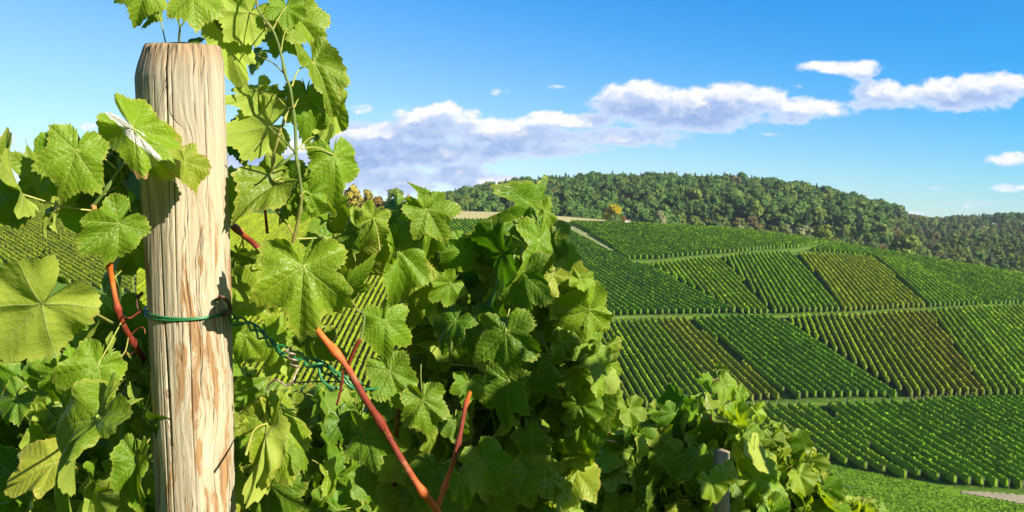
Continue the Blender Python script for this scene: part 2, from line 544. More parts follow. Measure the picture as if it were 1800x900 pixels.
M['terrain'] = ground_mat('hillside_grass', (0.045, 0.085, 0.012), (0.07, 0.115, 0.016), (0.03, 0.05, 0.01), 0.03, 0.7, 0.4, True)
M['track'] = ground_mat('dry_grass_track', (0.13, 0.20, 0.02), (0.09, 0.16, 0.015), (0.19, 0.20, 0.05), 0.08, 0.6, 0.15)
M['paleway'] = ground_mat('pale_grass_way', (0.17, 0.20, 0.075), (0.22, 0.23, 0.11), (0.11, 0.14, 0.05), 0.05, 0.5, 0.15)
M['field'] = ground_mat('stubble_field', (0.33, 0.31, 0.14), (0.38, 0.32, 0.15), (0.25, 0.26, 0.10), 0.02, 0.2, 0.1)
M['dirt'] = ground_mat('dirt_road', (0.34, 0.285, 0.19), (0.28, 0.235, 0.16), (0.19, 0.19, 0.09), 0.2, 0.9, 0.1)


def crown_mat(name, hue_amt=0.5, translucency=0.25):
    m, t = new_mat(name)
    tint = t.add('ShaderNodeVertexColor', layer_name='tint').outputs[0]
    pos = t.add('ShaderNodeNewGeometry').outputs['Position']
    oi = t.add('ShaderNodeObjectInfo').outputs['Random']
    n = t.noise(pos, 0.35, 3, 0.6)
    c = t.mix(t.ss(n, 0.35, 0.7, 0, 0.45), tint, t.mix(0.5, tint, (0.13, 0.15, 0.02)))
    c = t.mix(t.m('MULTIPLY', oi, 0.30), c, t.mix(0.6, c, (0.02, 0.04, 0.02)))
    pb = principled(t, c, 0.75, 0.15)
    tb = t.add('ShaderNodeBsdfTranslucent'); t.l.new(c, tb.inputs[0])
    mx = t.add('ShaderNodeMixShader'); mx.inputs[0].default_value = translucency
    t.l.new(pb, mx.inputs[1]); t.l.new(tb.outputs[0], mx.inputs[2])
    finish(t, mx.outputs[0])
    return m


M['crown'] = crown_mat('tree_foliage')
M['row'] = crown_mat('vine_row_foliage', translucency=0.3)
M['bark'] = simple('tree_bark', (0.09, 0.065, 0.045), 0.9, 3, 0.6)
M['stake'] = simple('grey_stake', (0.27, 0.26, 0.18), 0.8, 3, 0.4)
M['white_wall'] = simple('white_render', (0.78, 0.77, 0.74), 0.8, 1, 0.15)
M['hut_roof'] = simple('grey_roof', (0.22, 0.16, 0.13), 0.8, 1, 0.4)
M['red_paint'] = simple('red_paint', (0.45, 0.05, 0.03), 0.6, 2, 0.3)

# ------------------------------------------------------------------ terrain
def ip(x, xs, ys):
    return np.interp(x, xs, ys)


CX = [-700, -200, 0, 200, 400, 560, 700, 800, 900, 990, 1100, 1200, 1300, 1460, 1600, 1800, 2100, 2500]
CYP = [330, 318, 323, 342, 362, 371, 372, 371, 374, 381, 390, 397, 405, 425, 446, 479, 530, 590]
CYD = [480, 500, 510, 530, 550, 560, 565, 570, 570, 565, 555, 545, 535, 515, 500, 480, 450, 420]
BX = [-700, 0, 1060, 1250, 1430, 1700, 1800, 2500]
BYD = [262, 262, 258, 232, 208, 181, 177, 160]
TX = [-700, 0, 500, 660, 760, 800, 850, 950, 1050, 1150, 1300, 1400, 1500, 1560, 1600, 1640, 1700, 1800, 2100, 2500]
TYP = [372, 372, 396, 390, 378, 368, 356, 344, 338, 338, 342, 354, 373, 388, 402, 405, 400, 396, 390, 390]
TYD = [1250] * 11 + [1250, 1260, 1300, 1400, 1600, 1700, 1700, 1700, 1700]
VALZ = -44.0


def terrain(X, Y):
    X = np.asarray(X, float); Y = np.asarray(Y, float)
    px = np.clip(X / np.maximum(Y, 60.0) * F + 900, -700, 2500)
    zc_e = (450 - ip(px, CX, CYP)) / F
    yc = ip(px, CX, CYD); yb = ip(px, BX, BYD)
    zc = zc_e * yc
    s = (Y - yb) / (yc - yb)
    sc = np.clip(s, 0, 1)
    hill = VALZ + (zc - VALZ) * (1 - (1 - sc) ** 1.55)
    near = -1.56 - 0.40 * np.clip(Y, -40, None)
    near = np.maximum(near, VALZ) + 3.5 * np.exp(-((Y - 106) / 25.0) ** 2) * 0.6
    z = np.where(Y < yb, np.minimum(np.maximum(near, VALZ), 40), hill)
    # beyond the crest: a dip, then the wooded hill
    yt = ip(px, TX, TYD); et = (450 - ip(px, TX, TYP)) / F
    y0 = yc + 70
    zdip = zc - 6 - 0.02 * yc
    zt = et * yt
    a = np.clip((Y - yc) / (y0 - yc), 0, 1)
    zz = zc + (zdip - zc) * (a * a * (3 - 2 * a))
    b = np.clip((Y - y0) / (yt - y0), 0, 1)
    rise = zdip + (zt - zdip) * (1 - (1 - b) ** 1.5)
    after = zt - 0.00012 * np.clip(Y - yt, 0, None) ** 2 - 0.01 * np.clip(Y - yt, 0, None)
    z = np.where(Y > yc, zz, z)
    z = np.where(Y > y0, rise, z)
    z = np.where(Y > yt, np.maximum(after, -60), z)
    return z


def unproject(px, py, ymax=None):
    u = (px - 900) / F
    e = (450 - py) / F
    yc = float(ip(px, CX, CYD)) if ymax is None else ymax
    Ys = np.linspace(150, yc, 1500)
    ang = terrain(u * Ys, Ys) / Ys
    k = np.argmax(ang >= e) if (ang >= e).any() else len(Ys) - 1
    y = Ys[k]
    return np.array([u * y, y])


def poly_world(pts):
    return np.array([unproject(*p) for p in pts])


def in_poly(x, y, poly):
    x = np.asarray(x); y = np.asarray(y)
    res = np.zeros(x.shape, bool)
    n = len(poly)
    j = n - 1
    for i in range(n):
        xi, yi = poly[i]; xj, yj = poly[j]
        c = ((yi > y) != (yj > y)) & (x < (xj - xi) * (y - yi) / (yj - yi + 1e-12) + xi)
        res ^= c
        j = i
    return res


# name, polygon (photo pixels), row direction (two photo points), spacing m, leaf colour, ground colour, where-phrase, interior stakes
G1, G2, G3, YL, OC = (0.135, 0.270, 0.003), (0.165, 0.30, 0.004), (0.195, 0.32, 0.005), (0.25, 0.32, 0.006), (0.235, 0.285, 0.008)
SOIL, GRS = (0.052, 0.048, 0.010), (0.034, 0.080, 0.004)
BLOCKS = [
    ('top', [(1000, 392), (1100, 395), (1290, 406), (1458, 427), (1400, 436), (1300, 444), (1160, 456), (1102, 457)], (1080, 405, 1190, 452), 2.3, G2, GRS, 'the top plot by the pale way', 0),
    ('fan', [(1142, 468), (1262, 456), (1352, 553), (1300, 553)], (1215, 462, 1280, 535), 1.85, G3, GRS, 'the wedge plot below the top plot', 0),
    ('narrow', [(1268, 456), (1305, 450), (1390, 447), (1478, 550), (1358, 553)], (1330, 452, 1385, 540), 1.85, G2, GRS, 'the narrow plot right of the wedge plot', 0),
    ('bright', [(1402, 449), (1533, 456), (1626, 542), (1484, 550)], (1455, 452, 1540, 548), 1.85, YL, GRS, 'the yellow-green plot above the middle track', 0),
    ('slant', [(1541, 457), (1592, 459), (1730, 538), (1632, 542)], (1545, 458, 1636, 541), 1.85, G2, GRS, 'the slanting plot right of the yellow-green one', 0),
    ('brow', [(1470, 430), (1600, 452), (1812, 488), (1812, 536), (1740, 538), (1600, 458), (1540, 453), (1420, 443)], (1614, 462, 1760, 515), 2.4, G2, GRS, 'the brow plot on the right skyline', 0),
    ('leftmid', [(985, 400), (1084, 463), (1138, 469), (1292, 552), (1070, 555), (930, 556), (930, 400)], (1060, 475, 1180, 545), 1.95, G1, GRS, 'the staked plot below the pale way', 12),
    ('west', [(700, 388), (800, 389), (976, 393), (984, 403), (926, 403), (926, 710), (722, 710), (730, 556)], (835, 392, 905, 442), 2.0, G2, GRS, 'the plot under the pale field', 0),
    ('golden', [(240, 362), (395, 377), (560, 384), (696, 389), (726, 556), (712, 710), (520, 710), (395, 700), (240, 640)], (660, 400, 585, 490), 1.95, YL, (0.075, 0.105, 0.010), 'the golden plot behind the tall shoot', 0),
    ('farleft', [(-100, 345), (0, 337), (120, 342), (236, 355), (236, 520), (120, 500), (-100, 440)], (30, 365, 165, 432), 2.0, YL, GRS, 'the plot left of the wooden post', 0),
    ('yellowing', [(1000, 563), (1205, 564), (1382, 704), (1200, 712), (1000, 712)], (1170, 570, 1275, 690), 1.85, OC, GRS, 'the yellowing plot under the middle track', 0),
    ('green', [(1214, 563), (1362, 561), (1584, 700), (1392, 704)], (1310, 570, 1480, 698), 1.85, G1, GRS, 'the dark plot under the middle track', 0),
    ('brown', [(1374, 562), (1520, 557), (1632, 551), (1735, 699), (1598, 700)], (1520, 560, 1608, 696), 1.85, YL, SOIL, 'the brown-soil plot under the middle track', 0),
    ('right', [(1636, 551), (1812, 544), (1812, 696), (1740, 699)], (1680, 556, 1788, 694), 1.85, G3, GRS, 'the plot right of the brown-soil plot', 0),
    ('lowleft', [(1060, 728), (1250, 722), (1440, 718), (1600, 845), (1430, 806), (1250, 768)], (1400, 730, 1510, 808), 1.9, G3, GRS, 'the pale end of the bottom plot', 0),
    ('low', [(1444, 718), (1600, 713), (1812, 706), (1812, 864), (1700, 856), (1604, 842)], (1560, 725, 1685, 800), 1.9, G1, GRS, 'the bottom plot above the meadow', 14),
]

ys = np.unique(np.concatenate([np.linspace(-40, 20, 31), np.linspace(20, 160, 61), np.linspace(160, 580, 321), np.linspace(580, 1900, 200), np.linspace(1900, 4200, 40)]))
us = np.unique(np.concatenate([np.linspace(-1.6, -0.62, 40), np.linspace(-0.62, 0.62, 330), np.linspace(0.62, 1.6, 40)]))
UU, YY = np.meshgrid(us, ys)
XX = UU * np.maximum(YY, 60.0)
ZZ = terrain(XX, YY)
ZZ = ZZ + np.where(YY > 620, 2.5 * np.sin(XX * 0.013 + 1) * np.sin(YY * 0.011), 0)
ny, nx = XX.shape
idx = np.arange(nx * ny).reshape(ny, nx)
quads = np.stack([idx[:-1, :-1], idx[:-1, 1:], idx[1:, 1:], idx[1:, :-1]], -1).reshape(-1, 4)
col = np.zeros((nx * ny, 4), np.float32)
col[:] = (0.075, 0.15, 0.012, 1)
xf, yf = XX.ravel(), YY.ravel()
pxf = xf / np.maximum(yf, 60) * F + 900
pyf = 450 - F * ZZ.ravel() / np.maximum(yf, 60)
meadow = (yf < ip(pxf, BX, BYD)) & (yf > 100)
col[meadow] = (0.14, 0.27, 0.010, 1)
wood = yf > ip(pxf, CX, CYD) + 40
col[wood] = (0.035, 0.055, 0.012, 1)
for b in BLOCKS:
    pw = poly_world(b[1])
    col[in_poly(xf, yf, pw)] = (*b[5], 1)
pw = np.array([[(1715 - 900) / F * 1330, 1330], [(1760 - 900) / F * 1330, 1330], [(1765 - 900) / F * 1480, 1480], [(1705 - 900) / F * 1480, 1480]])
CLEAR = pw
col[in_poly(xf, yf, pw)] = (0.42, 0.32, 0.06, 1)
terr = MB().add(np.stack([xf, yf, ZZ.ravel()], -1), quads, col).build('terrain', M['terrain'])
tag(terr, kind='structure')


def strip(name, pts, wid, mat, lift=0.05, world=False):
    q = np.array(pts if world else [unproject(*p) for p in pts])
    sp = spline(np.c_[q, np.zeros(len(q))], 14)[:, :2]
    T = np.gradient(sp, axis=0); T /= np.linalg.norm(T, axis=1, keepdims=True)
    N = np.stack([-T[:, 1], T[:, 0]], -1)
    ww = np.interp(np.linspace(0, 1, len(sp)), np.linspace(0, 1, len(np.atleast_1d(wid))), np.atleast_1d(wid))[:, None]
    off = [-1, -.6, -.2, .2, .6, 1]
    V = []
    for k, a in enumerate(off):
        j = 1 + (0.18 * np.sin(np.arange(len(sp)) * 1.7 + k) if abs(a) == 1 else 0)
        p2 = sp + N * (a * ww * 0.5) * (j[:, None] if not np.isscalar(j) else j)
        V.append(np.c_[p2, terrain(p2[:, 0], p2[:, 1]) + lift + 0.06 * (1 - abs(a))])
    V = np.stack(V, 1)
    n, m_ = V.shape[:2]
    ii = np.arange(n * m_).reshape(n, m_)
    qd = np.stack([ii[:-1, :-1], ii[:-1, 1:], ii[1:, 1:], ii[1:, :-1]], -1).reshape(-1, 4)
    o = MB().add(V.reshape(-1, 3), qd).build(name, mat)
    return tag(o, kind='structure')


strip('middle_track', [(900, 560), (1070, 559.5), (1220, 558.5), (1368, 557), (1480, 553.5), (1640, 547), (1812, 540.5)], 2.6, M['track'])
strip('lower_track', [(1000, 719), (1200, 716), (1440, 711), (1592, 706), (1700, 703), (1812, 700.5)], 1.9, M['track'])
strip('upper_track', [(1104, 460), (1160, 460), (1300, 447.5), (1395, 441), (1462, 429)], 2.4, M['track'])
strip('pale_grass_way', [(984, 389), (1000, 401), (1040, 425), (1092, 460)], [4, 8, 8.5, 7], M['paleway'], 0.09)
strip('dirt_road', [(1690, 866), (1740, 871), (1790, 878), (1870, 894)], [2.0, 4.0, 6.0, 6.5], M['dirt'], 0.1)
# pale stubble field on the brow behind the top rows
fp = []
for px in np.linspace(690, 1064, 40):
    yc = float(ip(px, CX, CYD))
    y1 = unproject(px, float(ip(px, [690, 800, 990, 1064], [385.5, 386, 390, 394])))[1]
    for k in range(7):
        yy = y1 + (yc + 14 - y1) * k / 6
        xx = (px - 900) / F * yy
        fp.append((xx, yy, float(terrain(xx, yy)) + 0.12 + (0.9 if k > 3 else 0.0) * 0))
ii = np.arange(40 * 7).reshape(40, 7)
qd = np.stack([ii[:-1, :-1], ii[1:, :-1], ii[1:, 1:], ii[:-1, 1:]], -1).reshape(-1, 4)
tag(MB().add(fp, qd).build('stubble_field', M['field']), kind='structure')

# ------------------------------------------------------------------ rows of vines on the far hillside
ORD = ['first', 'second', 'third', 'fourth', 'fifth', 'sixth', 'seventh', 'eighth', 'ninth', 'tenth', 'eleventh', 'twelfth',
       'thirteenth', 'fourteenth', 'fifteenth', 'sixteenth', 'seventeenth', 'eighteenth', 'nineteenth']
TENS = ['', '', 'twenty', 'thirty', 'forty', 'fifty', 'sixty', 'seventy', 'eighty', 'ninety']
TENTH = ['', '', 'twentieth', 'thirtieth', 'fortieth', 'fiftieth', 'sixtieth', 'seventieth', 'eightieth', 'ninetieth']


def ordinal(n):
    if n < 20: return ORD[n - 1]
    if n < 100:
        return TENTH[n // 10] if n % 10 == 0 else TENS[n // 10] + '-' + ORD[n % 10 - 1]
    return 'hundred and ' + ordinal(n - 100) if n % 100 else 'hundredth'


PROF = np.array([(-.26, .30), (-.36, .85), (-.30, 1.45), (-.06, 1.85), (.20, 1.75), (.36, 1.25), (.30, .40)])


def row_mesh(mb, a, b, colr, seed, wscale=1.12):
    r = np.random.default_rng(seed)
    L = np.linalg.norm(b - a)
    d = (b - a) / L; nn = np.array([-d[1], d[0]])
    n = max(3, int(L / 0.7))
    t = np.linspace(0, L, n)
    c = a + d * t[:, None]
    z = terrain(c[:, 0], c[:, 1])
    k = len(PROF)
    hs = 1 + 0.05 * np.sin(t * 0.35 + r.random() * 6) + r.normal(0, .035, n)
    offs = PROF[None, :, 0] * (1 + r.normal(0, .13, (n, k))) * wscale
    hts = PROF[None, :, 1] * hs[:, None] + r.normal(0, .06, (n, k))
    taper = np.ones(n); taper[0] = taper[-1] = 0.55
    offs *= taper[:, None]
    V = np.concatenate([c[:, None, :] + nn * offs[..., None], (z[:, None] + hts)[..., None]], -1)
    ii = np.arange(n * k).reshape(n, k)
    q = np.stack([ii[:-1, :-1], ii[:-1, 1:], ii[1:, 1:], ii[1:, :-1]], -1).reshape(-1, 4)
    capA = np.array([[0, j, j + 1] for j in range(1, k - 1)]); capB = capA + (n - 1) * k
    cc = np.empty((n, k, 4), np.float32)
    cc[..., :3] = np.array(colr) * (1 + r.normal(0, .16, (n, k, 1)) + 0.12 * np.sin(t * 0.21 + r.random() * 6)[:, None, None])
    cc[..., 3] = 1
    mb.add(V.reshape(-1, 3), [q, capA, capB], np.clip(cc, .004, .6).reshape(-1, 4))
    m_ = int(L * 6)
    tt = r.uniform(0, L, m_); th = r.uniform(-0.2, math.pi + .2, m_)
    ctr = np.c_[a + d * tt[:, None] + nn * (0.40 * wscale * np.cos(th))[:, None], np.interp(tt, t, z) + 1.0 + 0.95 * np.sin(th) + r.normal(0, .12, m_)]
    e1 = r.normal(0, 1, (m_, 3)); e1 /= np.linalg.norm(e1, axis=1, keepdims=True)
    e2 = np.cross(e1, r.normal(0, 1, (m_, 3))); e2 /= np.linalg.norm(e2, axis=1, keepdims=True)
    sz = r.uniform(.06, .20, m_)[:, None]
    Q = np.stack([ctr + (e1 + e2) * sz, ctr + (e1 - e2) * sz, ctr - (e1 + e2) * sz, ctr - (e1 - e2) * sz], 1)
    cq = np.repeat(np.clip(np.array(colr) * (1.15 + r.normal(0, .3, (m_, 1))), .004, .6), 4, 0)
    mb.add(Q.reshape(-1, 3), np.arange(m_ * 4).reshape(-1, 4), np.c_[cq, np.ones(len(cq))])


def row_stake(x, y, parent, h=2.0, r_=0.075, lean=(0, 0)):
    z = float(terrain(x, y))
    mb = MB()
    tube(mb, [(x, y, z - .1), (x + lean[0], y + lean[1], z + h)], r_, 5)
    return mb.build('end_post' if h > 1.9 else 'trellis_post', M['stake'], parent, smooth=True)


all_rows = []
for bi, (nm, poly, dr, spc, lc, gc, where, inter) in enumerate(BLOCKS):
    pw = poly_world(poly)
    d = unproject(dr[2], dr[3]) - unproject(dr[0], dr[1]); d /= np.linalg.norm(d)
    nn = np.array([-d[1], d[0]])
    s = pw @ nn; tt = pw @ d
    rows_b = []
    for off in np.arange(s.min() + spc * .5, s.max(), spc):
        ts = np.arange(tt.min() - 1, tt.max() + 1, 0.5)
        pt = off * nn + ts[:, None] * d
        ins = in_poly(pt[:, 0], pt[:, 1], pw)
        if ins.sum() < 8:
            continue
        k0 = np.argmax(ins); k1 = len(ins) - 1 - np.argmax(ins[::-1])
        a, b = pt[k0], pt[k1]
        a = a + d * rng.normal(0, .3); b = b + d * rng.normal(0, .3)
        mid = (a + b) / 2
        size = np.linalg.norm(b - a) * F / mid[1] * 1.8 * F / mid[1]
        rows_b.append([mid[0] / mid[1], a, b, size])
    rows_b.sort(key=lambda q: q[0])
    for i, (uo, a, b, size) in enumerate(rows_b):
        pxm = uo * F + 900
        vis = 1.0 if (pxm > 1010) else 0.12
        if nm == 'farleft': vis = 0.6
        if nm == 'golden': vis = 0.35
        if nm == 'west': vis = 0.4
        frac = (i + .5) / len(rows_b)
        c = np.array(lc)
        if nm == 'brown':
            c = np.array(G3) * (1 - frac) + np.array((0.23, 0.24, 0.010)) * frac
        if nm == 'yellowing':
            c = np.array(OC) if frac < .35 or frac > .75 else np.array(G3)
        if nm == 'low':
            c = np.array(G2) * (1 - frac) + np.array(G1) * frac
        all_rows.append(dict(b=bi, i=i, n=len(rows_b), a=a, e=b, size=size * vis, col=c * (1 + rng.normal(0, .08)), where=where, inter=inter))
print('rows', len(all_rows), [sum(r['b'] == k for r in all_rows) for k in range(len(BLOCKS))])
keep = set(sorted(range(len(all_rows)), key=lambda k: -all_rows[k]['size'])[:300])
rest = MB()
for k, r_ in enumerate(all_rows):
    if k not in keep:
        row_mesh(rest, r_['a'], r_['e'], r_['col'], k)
        continue
    top, bot = (r_['a'], r_['e']) if r_['a'][1] > r_['e'][1] else (r_['e'], r_['a'])
    mb = MB()
    row_mesh(mb, r_['a'], r_['e'], r_['col'], k)
    mid = (top + bot) / 2
    root = empty('vine_row', (mid[0], mid[1], float(terrain(*mid))),
                 '%s vine row from the left in %s' % (ordinal(r_['i'] + 1), r_['where']), 'vine row', 'rows of vines in ' + r_['where'])
    mb.build('foliage', M['row'], root, smooth=False)
    dd = (bot - top) / np.linalg.norm(bot - top)
    for e_, sg in ((top, -1), (bot, 1)):
        q = e_ + dd * sg * .35
        row_stake(q[0], q[1], root, 2.0, .05, tuple(dd * sg * .25))
    if r_['inter'] and r_['i'] % 2 == 0:
        L = np.linalg.norm(bot - top)
        for t in np.arange(r_['inter'], L - 5, r_['inter'])[:6]:
            q = top + dd * t + np.array([dd[1], -dd[0]]) * .3
            row_stake(q[0], q[1], root, 1.88, .045)
if rest.n:
    tag(rest.build('vine_rows', M['row'], smooth=False), kind='stuff')

# ------------------------------------------------------------------ trees
def ico():
    import bmesh
    bm = bmesh.new()
    bmesh.ops.create_icosphere(bm, subdivisions=2, radius=1.0)
    v = np.array([x.co[:] for x in bm.verts]); bm.verts.index_update()
    f = np.array([[q.index for q in x.verts] for x in bm.faces])
    bm.free()
    return v, f


ICO = ico()


def tree_parts(kind, h, seed, nq=260):
    """returns (crown MB, trunk MB) round the origin"""
    r = np.random.default_rng(seed)
    crown, trunk = MB(), MB()
    pal = {'oak': (0.055, 0.130, 0.022), 'beech': (0.085, 0.165, 0.028), 'olive': (0.125, 0.180, 0.028), 'spruce': (0.018, 0.058, 0.030), 'pine': (0.032, 0.080, 0.032),
           'rust': (0.125, 0.105, 0.035), 'yellow': (0.42, 0.33, 0.014), 'bush': (0.130, 0.170, 0.022), 'pale': (0.24, 0.25, 0.12), 'gold': (0.33, 0.27, 0.03), 'orange': (0.27, 0.14, 0.02)}[kind]
    if kind in ('spruce', 'pine'):
        wr = h * (0.17 if kind == 'spruce' else 0.2)
        t = r.random(nq) ** 0.75
        z = h * (0.10 + 0.90 * (1 - t) ** 0.9 * 1.0)
        tt = (z / h - .10) / .9
        rad = wr * np.clip(1 - tt, 0.02, 1) ** (0.9 if kind == 'spruce' else .55) * (0.72 + 0.28 * np.sin(z / h * 45 + r.random())) * r.uniform(.55, 1.08, nq)
        th = r.uniform(0, 2 * math.pi, nq)
        ctr = np.c_[rad * np.cos(th), rad * np.sin(th), z - rad * .25]
        out = np.c_[np.cos(th), np.sin(th), np.full(nq, .7)]
        sz = h * r.uniform(.022, .05, nq)
    else:
        k = {'bush': 6, 'pale': 6, 'yellow': 9, 'orange': 6}.get(kind, 16)
        
        low = kind in ('bush', 'pale', 'orange')
        wr = h * (0.55 if low else 0.58 if kind == 'yellow' else 0.36) * r.uniform(.85, 1.15)
        lobes = []
        for i in range(k):
            a = r.uniform(0, 2 * math.pi); q = wr * math.sqrt(r.random()) * .75
            zz = h * (r.uniform(.22, .78) if low else r.uniform(.30, .86))
            fl = 1 - .55 * max(0, (zz / h - .55) / .45)
            lobes.append((q * math.cos(a) * fl, q * math.sin(a) * fl, zz, wr * r.uniform(.26, .52)))
        lobes.append((0, 0, h * .8, wr * .45))
        li = r.integers(0, len(lobes), nq)
        LB = np.array(lobes)[li]
        dv = r.normal(0, 1, (nq, 3)); dv /= np.linalg.norm(dv, axis=1, keepdims=True)
        dv[:, 2] = np.where(dv[:, 2] < -.35, -dv[:, 2], dv[:, 2])
        ctr = LB[:, :3] + dv * (LB[:, 3] * r.uniform(.72, 1.10, nq))[:, None]
        ctr[:, 2] = np.clip(ctr[:, 2], h * (.04 if low else .10), h * 1.02)
        out = dv
        sz = h * r.uniform(.028, .062, nq) * (1.25 if low else 1)
    if kind not in ('spruce', 'pine'):
        for (lx, ly, lz, lr) in lobes:
            iv, if_ = ICO
            dd = iv * (lr * (0.78 + r.normal(0, .19, (len(iv), 1))))
            dd[:, 2] *= .9
            vv = dd + (lx, ly, lz)
            vv[:, 2] = np.maximum(vv[:, 2], h * .03)
            crown.add(vv, if_, np.c_[np.array(pal)[None] * (0.95 + r.normal(0, .12, (len(iv), 1))), np.ones(len(iv))])
    else:
        a_ = np.arange(9) / 9 * 2 * math.pi
        kv = [(math.cos(q) * wr * .6 * (1 + .15 * math.sin(5 * q)), math.sin(q) * wr * .6, h * .12) for q in a_] + [(0, 0, h * .93)]
        crown.add(kv, np.array([(i, (i + 1) % 9, 9) for i in range(9)]), (*pal, 1))
    nrmv = out + r.normal(0, .40, (nq, 3)); nrmv /= np.linalg.norm(nrmv, axis=1, keepdims=True)
    e1 = np.cross(nrmv, r.normal(0, 1, (nq, 3))); e1 /= np.linalg.norm(e1, axis=1, keepdims=True)
    e2 = np.cross(nrmv, e1)
    s = sz[:, None]
    Q = np.stack([ctr + e1 * s, ctr + e2 * s * .8, ctr - e1 * s, ctr - e2 * s * .8], 1)
    cc = np.array(pal) * (1 + r.normal(0, .22, (nq, 1))) * (1 + r.normal(0, .05, (nq, 3)))
    crown.add(Q.reshape(-1, 3), np.arange(nq * 4).reshape(-1, 4), np.c_[np.repeat(np.clip(cc, .004, .7), 4, 0), np.ones(nq * 4)])
    if kind not in ('bush', 'pale', 'orange'):
        tube(trunk, spline([(0, 0, -.4), (.01 * h, 0, h * .25), (0, .01 * h, h * .7)], 3), [h * .022, h * .016, h * .006], 6)
    else:
        for i in range(3):
            a = i * 2.1
            tube(trunk, spline([(0, 0, -.3), (.06 * h * math.cos(a), .06 * h * math.sin(a), h * .25), (.2 * h * math.cos(a), .2 * h * math.sin(a), h * .6)], 3), [h * .02, h * .012, h * .004], 5)
    return crown, trunk


KLAB = {'oak': 'dark round-crowned tree', 'beech': 'mid green tree', 'olive': 'olive green tree', 'spruce': 'blue-green conical spruce',
        'pine': 'narrow dark conifer', 'rust': 'rust-tinged tree', 'yellow': 'bright yellow tree', 'bush': 'yellow-green bush', 'pale': 'pale greyish bush', 'orange': 'orange-brown bush'}
KNAME = {'gold': 'broadleaf_tree', 'spruce': 'spruce_tree', 'pine': 'conifer_tree', 'bush': 'bush', 'pale': 'bush', 'orange': 'bush', 'yellow': 'broadleaf_tree'}
PROTO = {}
for kd, nv in (('oak', 4), ('beech', 3), ('olive', 3), ('spruce', 2), ('pine', 2), ('rust', 2), ('bush', 3), ('pale', 1)):
    for v_ in range(nv):
        h = 1.0
        cr, tr = tree_parts(kd, 10.0, hash_ := (len(PROTO) * 31 + 5), 300)
        PROTO[(kd, v_)] = (cr, tr, cr.mesh('crown', M['crown'], False), tr.mesh('trunk', M['bark']))
NV = {}
for kd, v_ in PROTO: NV[kd] = NV.get(kd, 0) + 1

cand = []
# the wooded hill, the bushy foot below it and the far right wood
for _ in range(26000):
    Y = rng.uniform(640, 1760) if rng.random() < .8 else rng.uniform(600, 800)
    px = rng.uniform(735, 1900)
    yc = float(ip(px, CX, CYD)); yt = float(ip(px, TX, TYD))
    if Y < yc + 90 or Y > yt + 40:
        continue
    X = (px - 900) / F * Y
    b = (Y - yc - 70) / (yt - yc - 70)
    if in_poly(np.array([X]), np.array([Y]), CLEAR)[0]:
        continue
    if px < 1010 and b < 0.12: continue
    if px > 1590: dens = .45 if b < .75 else .8
    elif px > 1250 and b < .25: dens = .6
    else: dens = 1
    if rng.random() > dens: continue
    cand.append((X, Y, px, b))
grid = {}
trees = []
for X, Y, px, b in cand:
    md = 8.5 if (px < 1590 and b > .2) else 10.0
    key = (int(X // 8), int(Y // 8))
    ok = True
    for i in (-2, -1, 0, 1, 2):
        for j in (-2, -1, 0, 1, 2):
            for (x2, y2) in grid.get((key[0] + i, key[1] + j), ()):
                if (x2 - X) ** 2 + (y2 - Y) ** 2 < md * md: ok = False
    if not ok: continue
    grid.setdefault(key, []).append((X, Y))
    z = float(terrain(X, Y)) + 2.5 * math.sin(X * .013 + 1) * math.sin(Y * .011)
    q = rng.random()
    shrub = (px > 1180 and b < .22) or (px > 1560 and b < .72)
    if shrub:
        kd = 'bush' if q < .42 else 'olive' if q < .66 else 'oak' if q < .82 else 'pale' if q < .86 else 'rust' if q < .93 else 'pine'
        h = rng.uniform(5, 9) if kd in ('bush', 'pale') else rng.uniform(8, 14)
    elif px > 1590:
        kd = 'rust' if q < .25 else 'oak' if q < .6 else 'olive' if q < .8 else 'pine'
        h = rng.uniform(14, 20)
    else:
        con = .36 if b > .7 or b < .18 else .24
        kd = ('spruce' if rng.random() < .6 else 'pine') if q < con else 'oak' if q < con + .25 else 'beech' if q < con + .45 else 'olive' if q < con + .6 else 'rust' if q < con + .62 else 'beech'
        h = rng.uniform(12, 24)
        if 800 < px < 1180 and b < .2: kd = 'beech' if q < .7 else 'spruce'; h = rng.uniform(15, 19)
    trees.append((X, Y, z, px, b, kd, h))
print('trees', len(trees))
# visible size: nearest rank in its pixel column first
order = sorted(range(len(trees)), key=lambda k: trees[k][1] * (1 if trees[k][4] < .35 else 1.0) - (400 if trees[k][4] > .9 and rng.random() < .35 else 0))
keepT = sorted(order[:285], key=lambda k: trees[k][3])
ks = set(keepT)
forest = MB()


def inst(mb_src, X, Y, z, s, a, dst, jit):
    V = np.concatenate(mb_src.v)
    ca, sa = math.cos(a), math.sin(a)
    W = np.c_[V[:, 0] * ca - V[:, 1] * sa, V[:, 0] * sa + V[:, 1] * ca, V[:, 2]] * s + (X, Y, z)
    fs = [np.concatenate(x) for x in (mb_src.f[3], mb_src.f[4]) if x]
    C = np.concatenate(mb_src.c).copy(); C[:, :3] *= jit
    dst.add(W, fs, C)


for k, (X, Y, z, px, b, kd, h) in enumerate(trees):
    if k in ks: continue
    cr, tr, _, _ = PROTO[(kd, int(rng.integers(NV[kd])))]
    inst(cr, X, Y, z, h / 10, rng.uniform(0, 6.28), forest, rng.uniform(.75, 1.2))
tag(forest.build('forest', M['crown'], smooth=False), kind='stuff')


